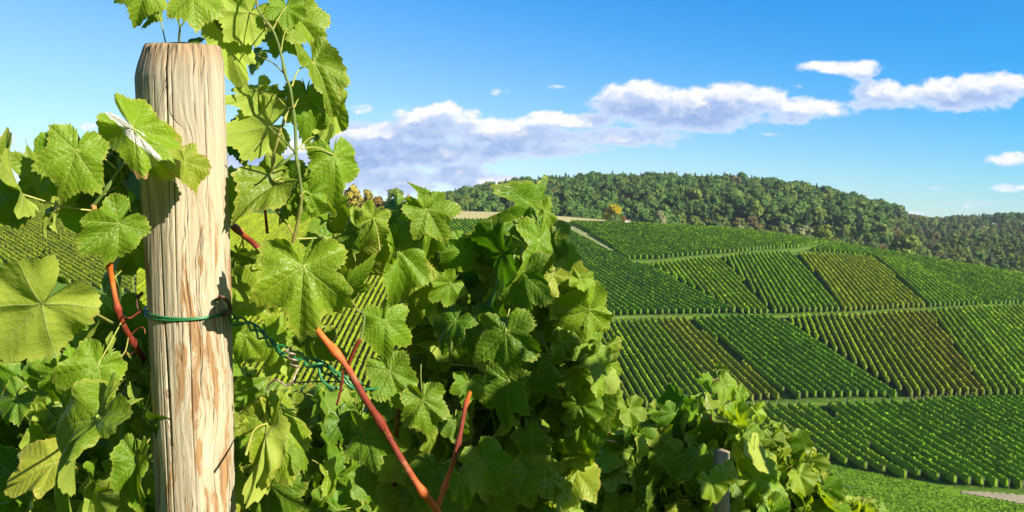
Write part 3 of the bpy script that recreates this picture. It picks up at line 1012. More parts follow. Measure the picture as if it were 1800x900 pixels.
def put_tree(X, Y, z, kd, h, label, group, proto=None):
    cr, tr, cm, tm = proto or PROTO[(kd, int(rng.integers(NV[kd])))]
    root = empty(KNAME.get(kd, 'broadleaf_tree'), (X, Y, z), label, 'bush' if kd in ('bush', 'pale', 'orange') else 'tree', group)
    root.scale = (h / 10 * rng.uniform(.9, 1.12), h / 10 * rng.uniform(.9, 1.12), h / 10)
    root.rotation_euler = (0, 0, rng.uniform(0, 6.28))
    for nm, me in (('crown', cm), ('trunk', tm)):
        o = bpy.data.objects.new(nm, me); COL.objects.link(o); o.parent = root
    return root


cnt = {}
for k in keepT:
    X, Y, z, px, b, kd, h = trees[k]
    zone = ('on the skyline of the wooded hill' if b > .9 else 'at the foot of the wooded hill' if b < .2 else 'part way up the wooded hill') if px < 1590 else \
        ('on the far ridge right of the wooded hill' if b > .75 else 'in the scattered wood behind the brow')
    key = (kd, zone)
    cnt[key] = cnt.get(key, 0) + 1
    put_tree(X, Y, z, kd, h, '%s %s from the left %s' % (ordinal(cnt[key]), KLAB[kd], zone), 'trees beyond the vineyard')


def own_tree(px, py_base, kd, hpx, label, seed, dY=12, group=None, nq=420, Y=None):
    Y = Y or float(ip(px, CX, CYD)) + dY
    X = (px - 900) / F * Y
    z = (450 - py_base) / F * Y
    z = min(z, float(terrain(X, Y)) + .2)
    h = (450 - py_base + hpx) / F * Y - z
    cr, tr = tree_parts(kd, 10.0, seed, nq)
    return put_tree(X, Y, z, kd, h, label, group, (cr, tr, cr.mesh('crown', M['crown'], False), tr.mesh('trunk', M['bark'])))


own_tree(1079, 394, 'yellow', 33, 'bright yellow autumn tree standing on the brow beside the white hut', 901)
own_tree(1096, 394, 'orange', 14, 'low orange autumn bush between the yellow tree and the white hut', 902)
own_tree(1160, 398, 'pale', 28, 'tall pale greyish bush on the brow right of the white hut', 903)
own_tree(1415, 420, 'pale', 24, 'pale whitish bush on the brow above the top plot', 904, 20)
own_tree(1300, 408, 'pale', 12, 'low whitish bush peeping over the brow of the top plot', 905, 14)
own_tree(1448, 424, 'bush', 26, 'rounded yellow-green bush right of the pale bush on the brow', 906, 40)
own_tree(1594, 440, 'olive', 34, 'yellow-green tree in the scattered wood above the right brow', 907, 90)
for i, (px, hp, kd) in enumerate(((596, 36, 'olive'), (620, 52, 'bush'), (646, 46, 'olive'), (566, 30, 'orange'), (612, 24, 'orange'), (664, 30, 'orange'), (588, 26, 'rust'), (696, 46, 'beech'), (734, 24, 'orange'), (720, 34, 'olive'), (676, 24, 'bush'))):
    kd = {'olive': 'gold', 'bush': 'gold', 'beech': 'olive'}.get(kd, kd)
    lab = {'gold': 'golden green autumn tree', 'orange': 'orange-brown autumn bush', 'olive': 'thin pale green tree', 'rust': 'brownish tree', 'beech': 'thin pale green tree'}[kd]
    wh = ['left end', 'tallest middle', 'right of the tallest', 'far left, low', 'in front of the tallest', 'right side, low', 'beside the left end', 'alone right of the gap', 'right-hand end, low', 'beside the thin pale one', 'in the gap, low'][i]
    own_tree(px, 376, kd, hp, '%s in the clump on the brow, %s' % (lab, wh), 920 + i, 10 + 3 * (i % 3), 'autumn clump on the brow', 300)

# thin hedge on the brow by the yellow tree
hg = MB()
Yh = [float(ip(px, CX, CYD)) + 9 for px in (1000, 1066)]
row_mesh(hg, np.array([(998 - 900) / F * Yh[0], Yh[0]]), np.array([(1064 - 900) / F * Yh[1], Yh[1]]), (0.035, 0.075, 0.012), 77, 2.0)
tag(hg.build('hedge', M['row'], smooth=False), 'thin dark green hedge on the brow left of the yellow tree', 'hedge')


# white hut
def box(mb, c, s, rz=0.0):
    c = np.array(c, float); s = np.array(s, float) / 2
    v = np.array([(x, y, z) for x in (-1, 1) for y in (-1, 1) for z in (-1, 1)], float) * s
    v = np.c_[v[:, 0] * math.cos(rz) - v[:, 1] * math.sin(rz), v[:, 0] * math.sin(rz) + v[:, 1] * math.cos(rz), v[:, 2]] + c
    f = np.array([(0, 1, 3, 2), (4, 6, 7, 5), (0, 4, 5, 1), (2, 3, 7, 6), (0, 2, 6, 4), (1, 5, 7, 3)])
    mb.add(v, f)
    return mb


hx = unproject(1103, 396)
hz = float(terrain(*hx))
hut = empty('hut', (hx[0], hx[1], hz), 'tiny white hut on the brow beside the yellow tree', 'hut')
box(MB(), (hx[0], hx[1], hz + 1.1), (2.6, 2.2, 2.2)).build('wall', M['white_wall'], hut, False)
rf = MB()
rv = np.array([(-1.5, -1.3, 2.2), (1.5, -1.3, 2.2), (1.5, 1.3, 2.2), (-1.5, 1.3, 2.2), (-1.5, 0, 2.95), (1.5, 0, 2.95)]) + (hx[0], hx[1], hz)
rf.add(rv, [np.array([(0, 1, 5, 4), (2, 3, 4, 5), (0, 3, 2, 1)]), np.array([(0, 4, 3), (1, 2, 5)])])
rf.build('roof', M['hut_roof'], hut, False)
box(MB(), (hx[0] + .5, hx[1] - 1.12, hz + .95), (.8, .05, 1.9)).build('door', M['bark'], hut, False)
mx_ = unproject(1686, 547)
mz = float(terrain(*mx_))
mk = MB(); tube(mk, [(mx_[0], mx_[1], mz - .1), (mx_[0], mx_[1], mz + 1.7)], .12, 8); box(mk, (mx_[0], mx_[1] - .1, mz + 1.25), (.5, .06, .8))
tag(mk.build('marker_sign', M['red_paint'], smooth=False), 'small upright red marker among the end posts along the middle track', 'marker')

# meadow tufts in the valley
mt = MB()
nt_ = 14000
pxm = rng.uniform(1330, 1900, nt_)
ym = rng.uniform(140, 215, nt_)
okm = ym < ip(pxm, BX, BYD) - 1.5
pxm, ym = pxm[okm], ym[okm]
xm = (pxm - 900) / F * ym
pr = [unproject(*p) for p in [(1690, 866), (1740, 871), (1790, 878), (1870, 894)]]
zm = terrain(xm, ym)
dr_ = np.min([np.hypot(xm - (a[0] + (b[0] - a[0]) * t), ym - (a[1] + (b[1] - a[1]) * t)) for a, b in zip(pr[:-1], pr[1:]) for t in np.linspace(0, 1, 30)], 0)
kp = dr_ > 3.6
xm, ym, zm = xm[kp], ym[kp], zm[kp]
n = len(xm)
for rep in range(3):
    ctr = np.c_[xm + rng.normal(0, .3, n), ym + rng.normal(0, .3, n), zm + rng.uniform(.02, .18, n)]
    e1 = rng.normal(0, 1, (n, 3)); e1 /= np.linalg.norm(e1, axis=1, keepdims=True)
    e2 = np.cross(e1, rng.normal(0, 1, (n, 3))); e2 /= np.linalg.norm(e2, axis=1, keepdims=True)
    s = rng.uniform(.07, .17, n)[:, None]
    Q = np.stack([ctr + (e1 + e2) * s, ctr + (e1 - e2) * s, ctr - (e1 + e2) * s, ctr - (e1 - e2) * s], 1)
    cc = np.repeat(np.array((0.15, 0.28, 0.010)) * (1 + rng.normal(0, .15, (n, 1))), 4, 0)
    mt.add(Q.reshape(-1, 3), np.arange(n * 4).reshape(-1, 4), np.c_[np.clip(cc, .01, .5), np.ones(n * 4)])
tag(mt.build('meadow_grass', M['row'], smooth=False), kind='stuff')

#FOREGROUND
# ------------------------------------------------------------------ foreground: vine leaves
LOBE = np.array([(0, 1.0), (14, .90), (27, .80), (40, .86), (54, .95), (68, .86), (84, .72), (98, .76), (114, .80), (130, .72), (148, .62), (163, .46), (174, .22), (180, .10)])


def leaf_geo(r, nr=12, nth=176, teeth=44, fold=.18, cup=.10, wave=.07, droop=.10, lob=1.0):
    """unit vine leaf: petiole at the origin, tip at +y, upper face +z"""
    th = np.linspace(-180, 180, nth, endpoint=False)
    ctrl = LOBE.copy()
    a = np.abs(th)
    sideL = np.interp(a, ctrl[:, 0], ctrl[:, 1] * (1 + r.normal(0, .045, len(ctrl))))
    sideR = np.interp(a, ctrl[:, 0], ctrl[:, 1] * (1 + r.normal(0, .045, len(ctrl))))
    w_ = 1 / (1 + np.exp(-th / 6))
    rad = sideL * (1 - w_) + sideR * w_
    rad = np.where(a < 160, 0.84 + (rad - 0.84) * lob * 1.25, rad)
    ph = (th + 180) / 360 * teeth + .35 * np.sin(R(1) * th * 5 + r.random() * 6)
    tr = np.abs((ph % 1.0) - .5) * 2
    amp = (.085 + .03 * np.sin(R(1) * th * 7 + r.random() * 6)) * np.clip((178 - a) / 30, 0, 1)
    rad = rad * (1 + amp * (tr - .55))
    rr = np.linspace(0, 1, nr + 1)[1:] ** .85
    T, Q = np.meshgrid(R(1) * th, rr)
    RR = Q * rad[None, :]
    x = RR * np.sin(T); y = RR * np.cos(T)
    p1, p2, p3 = r.uniform(0, 6.28, 3)
    z = fold * np.abs(x) ** 1.15 - cup * (x * x + y * y) - droop * np.clip(y, 0, None) ** 2
    z += wave * Q ** 2 * (np.sin(T * 5 + p1) + .6 * np.sin(T * 9 + p2)) + .03 * np.sin(x * 7 + p3) * np.sin(y * 6 + p1)
    # veins sit in shallow furrows
    aa = np.abs(T); bs = np.where(aa > R(84), R(114), np.where(aa > R(27), R(54), 0))
    pe = np.abs(RR * np.sin(aa - bs))
    z += .022 * np.clip(pe / .12, 0, 1) - .022
    # asymmetric twist
    tw = r.normal(0, .12)
    z += tw * x * y
    V = np.concatenate([[[0, 0, 0]], np.stack([x, y, z], -1).reshape(-1, 3)])
    rim = np.concatenate([[0], Q.ravel()])
    tri = np.array([(0, 1 + j, 1 + (j + 1) % nth) for j in range(nth)])[:, [0, 2, 1]]
    ii = 1 + np.arange(nr * nth).reshape(nr, nth)
    jj = np.roll(ii, -1, axis=1)
    q = np.stack([ii[:-1], jj[:-1], jj[1:], ii[1:]], -1).reshape(-1, 4)
    uv = np.c_[V[:, 0] * .25 + .5, V[:, 1] * .25 + .5]
    return V, [tri, q], uv, rim


LOW = [leaf_geo(np.random.default_rng(500 + i), 5, 80, 24, fold=.02 + .42 * (i % 4) / 3, cup=.05 + .28 * (i % 3) / 2, wave=.05 + .07 * (i % 5) / 4, droop=.05 + .45 * ((i * 3) % 5) / 4, lob=.7 + .6 * ((i * 2) % 5) / 4) for i in range(22)]
VLOW = [leaf_geo(np.random.default_rng(600 + i), 3, 36, 12, fold=.15 + .2 * (i % 3), cup=.15, wave=.08, droop=.15) for i in range(8)]


def frame(yaxis, n):
    y = nrm(yaxis); n = nrm(np.array(n) - y * np.dot(n, y))
    return np.cross(y, n), y, n


def hero_frame(p0, p1, Y, yaw, tilt):
    d = nrm((p1[0] - p0[0], 0, -(p1[1] - p0[1])))
    ya = d * math.cos(R(tilt)) + np.array([0, -1, 0]) * math.sin(R(tilt))
    L = math.hypot(p1[0] - p0[0], p1[1] - p0[1]) * Y / F / max(math.cos(R(tilt)), .3)
    n0 = np.array([0, -1.0, 0]); n0 = nrm(n0 - ya * np.dot(n0, ya))
    s = np.cross(ya, n0)
    if s[0] < -1e-3 or (abs(s[0]) <= 1e-3 and s[2] < 0): s = -s
    n = math.cos(R(yaw)) * n0 + math.sin(R(yaw)) * s
    return frame(ya, n), L


def leaf_color(r, age=None, rnd=None):
    return (r.uniform(.1, .95) if rnd is None else rnd, (r.uniform(.75, 1) if r.random() < .05 else (r.random() ** 2.2) * .75) if age is None else age)  # hero leaves pass their tone by hand: low for shade, high for sun


class Vine:
    def __init__(self, base, label, group='grapevines in the near rows'):
        self.base = np.array(base, float)
        self.root = empty('grapevine', tuple(base), label, 'grapevine', group)
        self.canes = []          # sampled points for petioles to find
        self.fill = MB()
        self.nleaf = 0

    def cane(self, pts, rad, col, name='cane', n=9, node=None):
        sp = spline(pts, 8)
        mb = MB()
        rad = np.interp(np.linspace(0, 1, len(sp)), np.linspace(0, 1, len(np.atleast_1d(rad))), np.atleast_1d(rad))
        # nodes swell the cane
        L = np.r_[0, np.cumsum(np.linalg.norm(np.diff(sp, axis=0), axis=1))]
        step = node or .055
        sw = np.exp(-(((L % step) - step * .5) / (step * .09)) ** 2)
        cols = np.tile(np.array([*col, 1.0]), (len(sp), 1)) if np.ndim(col) == 1 else np.array([[*[np.interp(i / (len(sp) - 1), np.linspace(0, 1, len(col)), [c[k] for c in col]) for k in range(3)], 1] for i in range(len(sp))])
        mb2 = MB(); tube(mb2, sp, rad * .74 * (1 + .5 * sw), n)
        V = np.concatenate(mb2.v); uv = np.concatenate(mb2.uv)
        cc = np.concatenate([np.repeat(cols, n, 0), cols[[0, -1]]])
        mb.add(V, [np.concatenate(x) for x in (mb2.f[3], mb2.f[4]) if x], cc, uv)
        o = mb.build(name, M['cane'], self.root)
        self.canes.append(sp)
        return o

    def petiole(self, leaf, p0, fr, L, attach=None, col=None):
        xa, ya, n = fr
        if attach is None:
            best = None
            for c in self.canes:
                d = np.linalg.norm(c - p0, axis=1); k = int(np.argmin(d))
                if best is None or d[k] < best[0]: best = (d[k], c[k])
            if best is not None and L * .25 < best[0] < L * 1.6:
                attach = best[1]
            else:
                attach = p0 - ya * L * .55 - n * L * .35 + np.array([0, 0, -.1 * L])
        attach = np.array(attach)
        mid = (p0 + attach) / 2 - ya * L * .12 - n * L * .06
        mb = MB()
        tube(mb, spline([p0 + n * L * .002, mid, attach], 7), np.array([.017, .013, .018]) * min(max(L, .05), .11), 6, (*(col or (0.24, 0.27, 0.05)), 1))
        mb.build('petiole', M['stalk'], leaf)

    def hero(self, p0, p1, Y, yaw=0, tilt=0, w=1.0, age=None, rnd=None, seed=None, attach=None, pet=True, mat='leaf', pcol=None, **kw):
        self.nleaf += 1
        sd = seed if seed is not None else int(p0[0] * 131 + p0[1] * 17 + p1[0]) % 99991
        r = np.random.default_rng(abs(int(sd)))
        fr, L = hero_frame(p0, p1, Y, yaw, tilt)
        g = dict(fold=r.uniform(-.05, .45), cup=r.uniform(.0, .32), wave=r.uniform(.04, .11), droop=r.uniform(0, .5), lob=r.uniform(.75, 1.5))
        g.update(kw)
        V, f, uv, rim = leaf_geo(r, 13, 176, int(r.integers(38, 48)), **g)
        xa, ya, n = fr
        O = P(p0[0], p0[1], Y)
        W = O + L * (V[:, :1] * w * .80 * xa + V[:, 1:2] * .90 * ya + V[:, 2:] * n)
        rn, ag = leaf_color(r, age, rnd)
        mb = MB().add(W, f, np.c_[np.full(len(W), rn), rim, np.full(len(W), ag), np.ones(len(W))], uv)
        o = mb.build('leaf', M[mat], self.root)
        if pet:
            self.petiole(o, O, fr, L, attach if attach is None else P(*attach), pcol)
        return o

    def place(self, mb, lib, O, ya, n, L, r, w=1.0):
        V, f, uv, rim = lib[int(r.integers(len(lib)))]
        xa, ya, n = frame(ya, n)
        W = O + L * (V[:, :1] * w * xa + V[:, 1:2] * ya + V[:, 2:] * n)
        rn, ag = leaf_color(r)
        mb.add(W, f, np.c_[np.full(len(W), rn), rim, np.full(len(W), ag), np.ones(len(W))], uv)
        return (xa, ya, n)

    def filler(self, poly, count, y0, y1, size, seed, heroes=0, sunny=.5, lib=None, lead=None, canes=True):
        """leaves spread through the plant's volume; the frontmost `heroes` become parts of their own"""
        r = np.random.default_rng(seed)
        poly = np.array(poly, float)
        lo, hi = poly.min(0), poly.max(0)
        items = []
        while len(items) < count:
            q = r.uniform(lo, hi)
            if not in_poly(np.array([q[0]]), np.array([q[1]]), poly)[0]: continue
            Y = r.uniform(y0, y1)
            if lead: Y = lead(q[0], q[1]) + r.uniform(y0, y1)
            items.append((Y, q[0], q[1]))
        items.sort()
        for i, (Y, px, py) in enumerate(items):
            O = P(px, py, Y)
            n = nrm(sunny * SUN + .35 * np.array([0, -1, .25]) + r.normal(0, .55, 3))
            ya = nrm(np.array([0, 0, -1.0]) + r.normal(0, .55, 3))
            L = size * (.45 + .9 * r.random() ** .8)
            if i < heroes:
                mb = MB()
                fr = self.place(mb, LOW, O, ya, n, L, r, r.uniform(.9, 1.08))
                o = mb.build('leaf', M['leaf'], self.root)
                self.petiole(o, O, fr, L)
            else:
                fr = self.place(self.fill, lib or LOW, O, ya, n, L, r, r.uniform(.85, 1.08))
                if r.random() < .5:
                    att = O - fr[1] * L * .6 - fr[2] * L * .5
                    tube(self.fill, [O, (O + att) / 2 - fr[2] * L * .1, att], [.0013, .001], 4, (.85, .3, .5, 1), False)

    def done(self):
        if self.fill.n:
            tag(self.fill.build('foliage', M['leaf'], self.root), kind='stuff')
        # trunk down to the soil
        b = self.base
        sp = spline([b + (0, 0, -.08), b + (.02, .01, .35), b + (-.015, .02, .7), b + (.02, .0, .92)], 7)
        mb = MB(); tube(mb, sp, [.032, .026, .028, .014], 9, (.07, .05, .035, 1))
        mb.build('trunk', M['bark'], self.root)


def gz(x, y):
    return float(terrain(x, y))


def base_at(px, Y):
    x = (px - 900) / F * Y
    return (x, Y, gz(x, Y))


ORG, MAR, TAN, GRN = (0.62, 0.135, 0.012), (0.20, 0.028, 0.012), (0.33, 0.20, 0.06), (0.12, 0.19, 0.035)  # light painted into the canes: orange on sunlit stretches, maroon on shaded ones

# ---- the post
post = empty('wooden_post', (-.424, 1.40, gz(-.424, 1.40)), 'thick weathered round wooden post with a chamfered top, green wire tied round it', 'post')
top = P(316, 78, 1.10); bot = P(345, 900, 1.20)
axis = nrm(bot - top)
Lp = (post.location[2] - .3 - top[2]) / axis[2]
rp = np.random.default_rng(3)
NA, NZ = 400, 420
ex = nrm(np.cross(axis, (0, 1, 0))); ex = ex if ex[0] > 0 else -ex
ey = nrm(np.cross(axis, ex)); ey = ey if ey[1] < 0 else -ey      # towards the camera
ss = np.concatenate([np.linspace(0, .04, 30)[:-1] , np.linspace(.04, .62, NZ - 90), np.linspace(.62, Lp, 61)[1:]])
ang = np.linspace(0, 2 * math.pi, NA, endpoint=False)
cr_a = np.sort(rp.uniform(0, 2 * math.pi, 30)); cr_s = rp.uniform(0.0, .55, 30); cr_l = rp.uniform(.05, .22, 30); cr_d = rp.uniform(.0012, .003, 30); cr_w = rp.uniform(.010, .020, 30)
cr_a[0], cr_s[0], cr_l[0], cr_d[0], cr_w[0] = math.pi / 2 + .03, .05, .15, .0045, .020
cr_a[1], cr_s[1], cr_l[1] = math.pi / 2 + .75, .42, .30
cr_a[2], cr_s[2], cr_l[2] = math.pi / 2 - .35, .40, .22
cr_a[3], cr_s[3], cr_l[3] = math.pi / 2 + .25, .36, .20
crk_m = 0
SS, AA = np.meshgrid(ss, ang, indexing='ij')
rad = .0485 - .0015 * np.clip(SS / .5, 0, 1) + .0009 * np.sin(AA * 3 + SS * 6) + .0007 * np.sin(AA * 7 + 1 + SS * 11)
rad += .00012 * np.sin(AA * 31 + 4 * np.sin(SS * 14)) + .00012 * np.sin(AA * 53 + 3 * np.sin(SS * 9 + 1))
for a_, s_, l_, d_, w_ in zip(cr_a, cr_s, cr_l, cr_d, cr_w):
    da = (AA - a_ - .10 * np.sin(SS * 10 + a_ * 3) * .3 + math.pi) % (2 * math.pi) - math.pi
    q_ = np.exp(-(da / (w_ * (.4 + .6 * np.clip(1 - np.abs(SS - s_) / l_, 0, 1)))) ** 2) * np.clip(1 - np.abs(SS - s_) / l_, 0, 1) ** .4
    rad -= d_ * q_
    crk_m = np.maximum(crk_m, q_ * min(1, d_ / .002))
lf = np.clip(.5 - .5 * np.cos(AA), 0, 1)                                     # bevel deeper on the left
bev = (.022 + .020 * lf)
rad -= (.0045 + .0095 * lf) * np.clip(1 - SS / bev, 0, 1) ** 1.5
rad -= .0018 * np.clip(1 - SS / .003, 0, 1) ** 2 + .0016 * (np.sin(AA * 9 + 2) * np.sin(AA * 23)) * np.clip(1 - SS / .012, 0, 1)
PV = top + axis * SS[..., None] + (ex * np.cos(AA)[..., None] + ey * np.sin(AA)[..., None]) * rad[..., None]
uv = np.stack([(((AA - math.pi / 2 + math.pi) % (2 * math.pi)) - math.pi) * .048, -SS], -1)
uv[..., 0] = -uv[..., 0]
n_s = len(ss)
ii = np.arange(n_s * NA).reshape(n_s, NA); jj = np.roll(ii, -1, 1)
pq = np.stack([ii[:-1], jj[:-1], jj[1:], ii[1:]], -1).reshape(-1, 4)
mb = MB()
tv = PV[0].mean(0) - axis * .003
mb.add(np.concatenate([PV.reshape(-1, 3), [tv]]), [np.array([(n_s * NA, (j + 1) % NA, j) for j in range(NA)]), pq], np.c_[np.tile(np.r_[crk_m.ravel(), 0][:, None], (1, 3)), np.ones(crk_m.size + 1)], np.concatenate([uv.reshape(-1, 2), [(0, .02)]]))
mb.build('timber', M['wood'], post)


def on_post(px, py, lift=.002):
    """3-D point on the front of the post seen at that photo point"""
    d = np.array([(px - 900) / F, 1.0, (450 - py) / F])
    best = None
    for t in np.linspace(.95, 1.35, 900):
        p = d * t
        k = np.dot(p - top, axis)
        rr_ = np.linalg.norm(p - top - axis * k)
        if rr_ < .0485 + lift: return p
        if best is None or rr_ < best[0]: best = (rr_, p)
    return best[1]


mb = MB()
s0 = on_post(385, 527, .001); 
tube(mb, spline([on_post(382, 528, -.006), P(389, 521, 1.112), P(401, 531, 1.128), P(405, 545, 1.133), P(400, 552, 1.128), on_post(386, 553, -.004)], 6), .0021, 8)
mb.build('staple', M['rust'], post)
mb = MB()
tube(mb, spline([P(250, 515, 1.14), P(242, 525, 1.13), P(242, 540, 1.13), P(250, 549, 1.13)], 6), .002, 7)
mb.build('staple', M['rust'], post)

# ---- green wire round the post and on towards the vine
gw = empty('trellis_wire', tuple(P(560, 650, 1.12)), 'green plastic-coated wire wound round the post and twisted along to the right', 'wire')


def ring(off, w_):
    pts = []
    for a in np.linspace(R(-20), R(200), 16):
        c = top + axis * (np.dot(P(325, 549, 1.14) - top, axis) + off + w_ * math.sin(a * 1.7))
        pts.append(c + (ex * math.cos(a) + ey * math.sin(a)) * .0495)
    return pts


for off, w_ in ((-.0018, .0012), (.0016, -.0012)):
    mb = MB(); tube(mb, spline(ring(off, w_), 4), .0013, 8); mb.build('strand', M['green_wire'], gw)
run = PP([(398, 545), (410, 560), (436, 570), (455, 588), (480, 606), (515, 622), (548, 638), (580, 655), (612, 668), (650, 680), (700, 692)], 1.09)
run[:, 1] += np.linspace(0, .12, len(run)); run *= (run[:, 1:2] / run[:, 1:2])
run = PP([(396, 545, 1.135), (410, 560, 1.15), (436, 570, 1.155), (455, 588, 1.155), (480, 606, 1.15), (515, 622, 1.145), (548, 638, 1.14), (580, 655, 1.14), (612, 668, 1.145), (650, 680, 1.16), (705, 693, 1.2)])
sp = spline(run, 12)
kk = len(sp)
for ph, r0 in ((0, .0042), (math.pi, .0042), (math.pi * .5, .007)):
    t = np.linspace(0, 1, kk)
    tw = t * 42 + ph if r0 < .005 else t * 17 + ph
    off = np.c_[np.sin(tw) * .5, np.cos(tw) * .6, np.cos(tw)] * (r0 * np.clip(t * 12, .2, 1))[:, None]
    mb = MB(); tube(mb, (sp + off)[: kk if r0 > .005 else int(kk * .86)], .00135, 8); mb.build('strand', M['green_wire'], gw)
mb = MB(); tube(mb, spline(PP([(560, 646, 1.135), (566, 668, 1.13), (585, 682, 1.13), (600, 680, 1.135)]), 6), .0016, 8); mb.build('strand', M['green_wire'], gw)
mb = MB(); tube(mb, spline(PP([(536, 636, 1.135), (540, 645, 1.13), (556, 640, 1.125), (570, 639, 1.13)]), 6), .0016, 8); mb.build('strand', M['green_wire'], gw)
dwp = [(560, 652, 1.14), (640, 683, 1.16), (760, 706, 1.3), (1000, 760, 1.9), (1250, 810, 2.7), (1500, 858, 3.9)]
mb = MB(); tube(mb, spline(PP(dwp), 10), .0011, 6)
tag(mb.build('trellis_wire', M['dark_wire']), 'thin dark wire running from the green twist away along the row', 'wire')
mb = MB(); tube(mb, spline(PP([(515, 672, 1.15), (600, 672, 1.16), (720, 690, 1.3)]), 8), .001, 6)
tag(mb.build('trellis_wire', M['dark_wire']), 'thin dark level wire just below the green twist', 'wire')
# rusty tie
th = np.linspace(0, 6 * math.pi, 60)
cx = P(513, 628, 1.138)
hel = np.c_[cx[0] + .0045 * np.cos(th) + np.linspace(-.004, .004, 60), cx[1] + .0045 * np.sin(th), cx[2] + np.linspace(.011, -.011, 60)]
tail = PP([(520, 655, 1.135), (515, 668, 1.13), (505, 678, 1.13), (494, 672, 1.13), (484, 668, 1.13), (474, 675, 1.135), (470, 684, 1.14)])
mb = MB(); tube(mb, np.vstack([hel, spline(np.vstack([hel[-1:], tail]), 6)]), .0013, 7)
tag(mb.build('wire_tie', M['tie']), 'curled bare rusty tie wire twisted round the green wire', 'wire tie')

# ================= vine left of the post
vA = Vine(base_at(215, 1.30), 'grapevine left of the post with a red cane and large sunlit leaves')
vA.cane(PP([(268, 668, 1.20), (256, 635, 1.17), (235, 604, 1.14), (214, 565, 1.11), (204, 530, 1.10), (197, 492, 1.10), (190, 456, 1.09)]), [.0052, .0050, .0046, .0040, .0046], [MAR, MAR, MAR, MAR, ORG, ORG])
vA.cane(PP([(190, 458, 1.09), (183, 432, 1.085), (176, 410, 1.08), (170, 388, 1.075), (164, 360, 1.075)]), [.0042, .0036, .0042], [ORG, ORG, ORG, (.35, .2, .06)])
vA.cane(PP([(164, 362, 1.075), (185, 335, 1.07), (205, 305, 1.07), (222, 285, 1.07)]), [.003, .0018], GRN, 'shoot', 7)
vA.cane(PP([(268, 668, 1.20), (290, 760, 1.3), (300, 900, 1.36), (215 + 80, 1100, 1.35)]), [.0055, .007], MAR)
h = vA.hero
h((38, 341), (-18, 250), 1.03, -48, 12, attach=(160, 370, 1.07), age=.35, rnd=.35, fold=.5, cup=.0)
h((58, 318), (64, 235), 1.06, 62, 0, w=.7, age=.3, rnd=.4, pet=False)
h((133, 264), (112, 356), 1.02, 18, 12, attach=(205, 298, 1.07), age=.25, rnd=.75, fold=.1, cup=.12, lob=1.0, w=.92)
h((234, 226), (328, 322), 1.04, 14, 0, w=.62, mat='stained_leaf', age=.25, rnd=.9, fold=-.22, cup=.10, attach=(222, 285, 1.06))
h((325, 285), (360, 337), 1.04, 52, 0, w=.8, age=.7, rnd=.5, pet=False, fold=.5)
h((182, 262), (150, 215), 1.12, -55, -10, rnd=.1, age=.05)
h((205, 258), (188, 335), 1.12, -62, 0, rnd=.15, age=.1)
h((222, 330), (205, 420), 1.13, -70, 0, rnd=.2, age=.1)
h((208, 392), (152, 456), 1.04, 28, 25, w=.85, rnd=.45, age=.15, fold=.35)
h((92, 372), (56, 428), 1.12, -62, 0, w=.7, rnd=.2, age=.5)
h((100, 370), (85, 425), 1.13, -80, 10, w=.5, rnd=.2, age=.5, pet=False)
h((84, 462), (108, 505), 1.16, -45, 0, rnd=.2, age=.1)
h((52, 465), (30, 490), 1.17, -30, 10, rnd=.3, age=.1, pet=False)
h((73, 533), (-60, 650), .90, 214, -14, attach=(198, 568, 1.10), age=.8, rnd=1.0, w=.80, fold=.04, cup=.0, droop=.05, wave=.035)  # age and tone raised so its colour carries a backlit glow
h((212, 478), (186, 560), 1.17, -55, 0, rnd=.15, age=.05, w=1.0)
h((165, 520), (152, 525), 1.15, 20, 0, rnd=.2, pet=False)
h((196, 640), (160, 590), 1.10, -40, -30, rnd=.2, age=.05)
h((172, 642), (135, 722), 1.06, 22, 22, rnd=.62, age=.2, w=.85, fold=.05)
h((170, 733), (38, 868), 1.02, -48, 10, w=.72, rnd=.35, age=.25, fold=.32, cup=.25, lob=1.4, attach=(232, 700, 1.15))
h((250, 655), (236, 728), 1.16, -25, -35, rnd=.1, age=0.0)
h((252, 735), (225, 815), 1.15, -25, -38, rnd=.1, age=.0)
h((240, 810), (228, 905), 1.13, -12, 10, w=.55, rnd=.4, age=.1)
h((205, 560), (250, 640), 1.20, 20, 0, rnd=.5, age=.1)
h((110, 655), (70, 690), 1.2, 15, 10, rnd=.7)
h((30, 700), (-5, 745), 1.1, -20, 10, rnd=.3)
# curled tendril
th = np.linspace(0, 5.2, 30)
c0 = P(236, 600, 1.12)
vA.cane(np.c_[c0[0] + .0105 * np.cos(th) * np.linspace(1.2, .7, 30), c0[1] + .006 * np.sin(th), c0[2] + .016 * np.sin(th + .6)][::3], [.0009, .0006], MAR, 'tendril', 6, .5)
vA.cane(PP([(214, 556, 1.105), (228, 559, 1.09), (242, 550, 1.12), (250, 547, 1.13)]), [.0016, .0012], MAR, 'tendril', 6, .5)
for (px, py) in ((162, 404), (188, 402), (200, 408)):
    iv, if_ = ico()
    q = np.random.default_rng(px)
    MB().add(P(px, py, 1.065) + iv * (.0042 * (1 + q.normal(0, .22, (len(iv), 1)))) * (1.3, 1, .8), if_).build('white_residue', M['residue'], vA.root)
vA.filler([(190, 560), (262, 590), (262, 900), (20, 900), (30, 800), (130, 720)], 60, 1.2, 1.5, .055, 11, 24, sunny=.2)
vA.filler([(120, 250), (235, 250), (240, 450), (180, 380)], 8, 1.14, 1.25, .065, 12, 8, sunny=-.2)
vA.done()

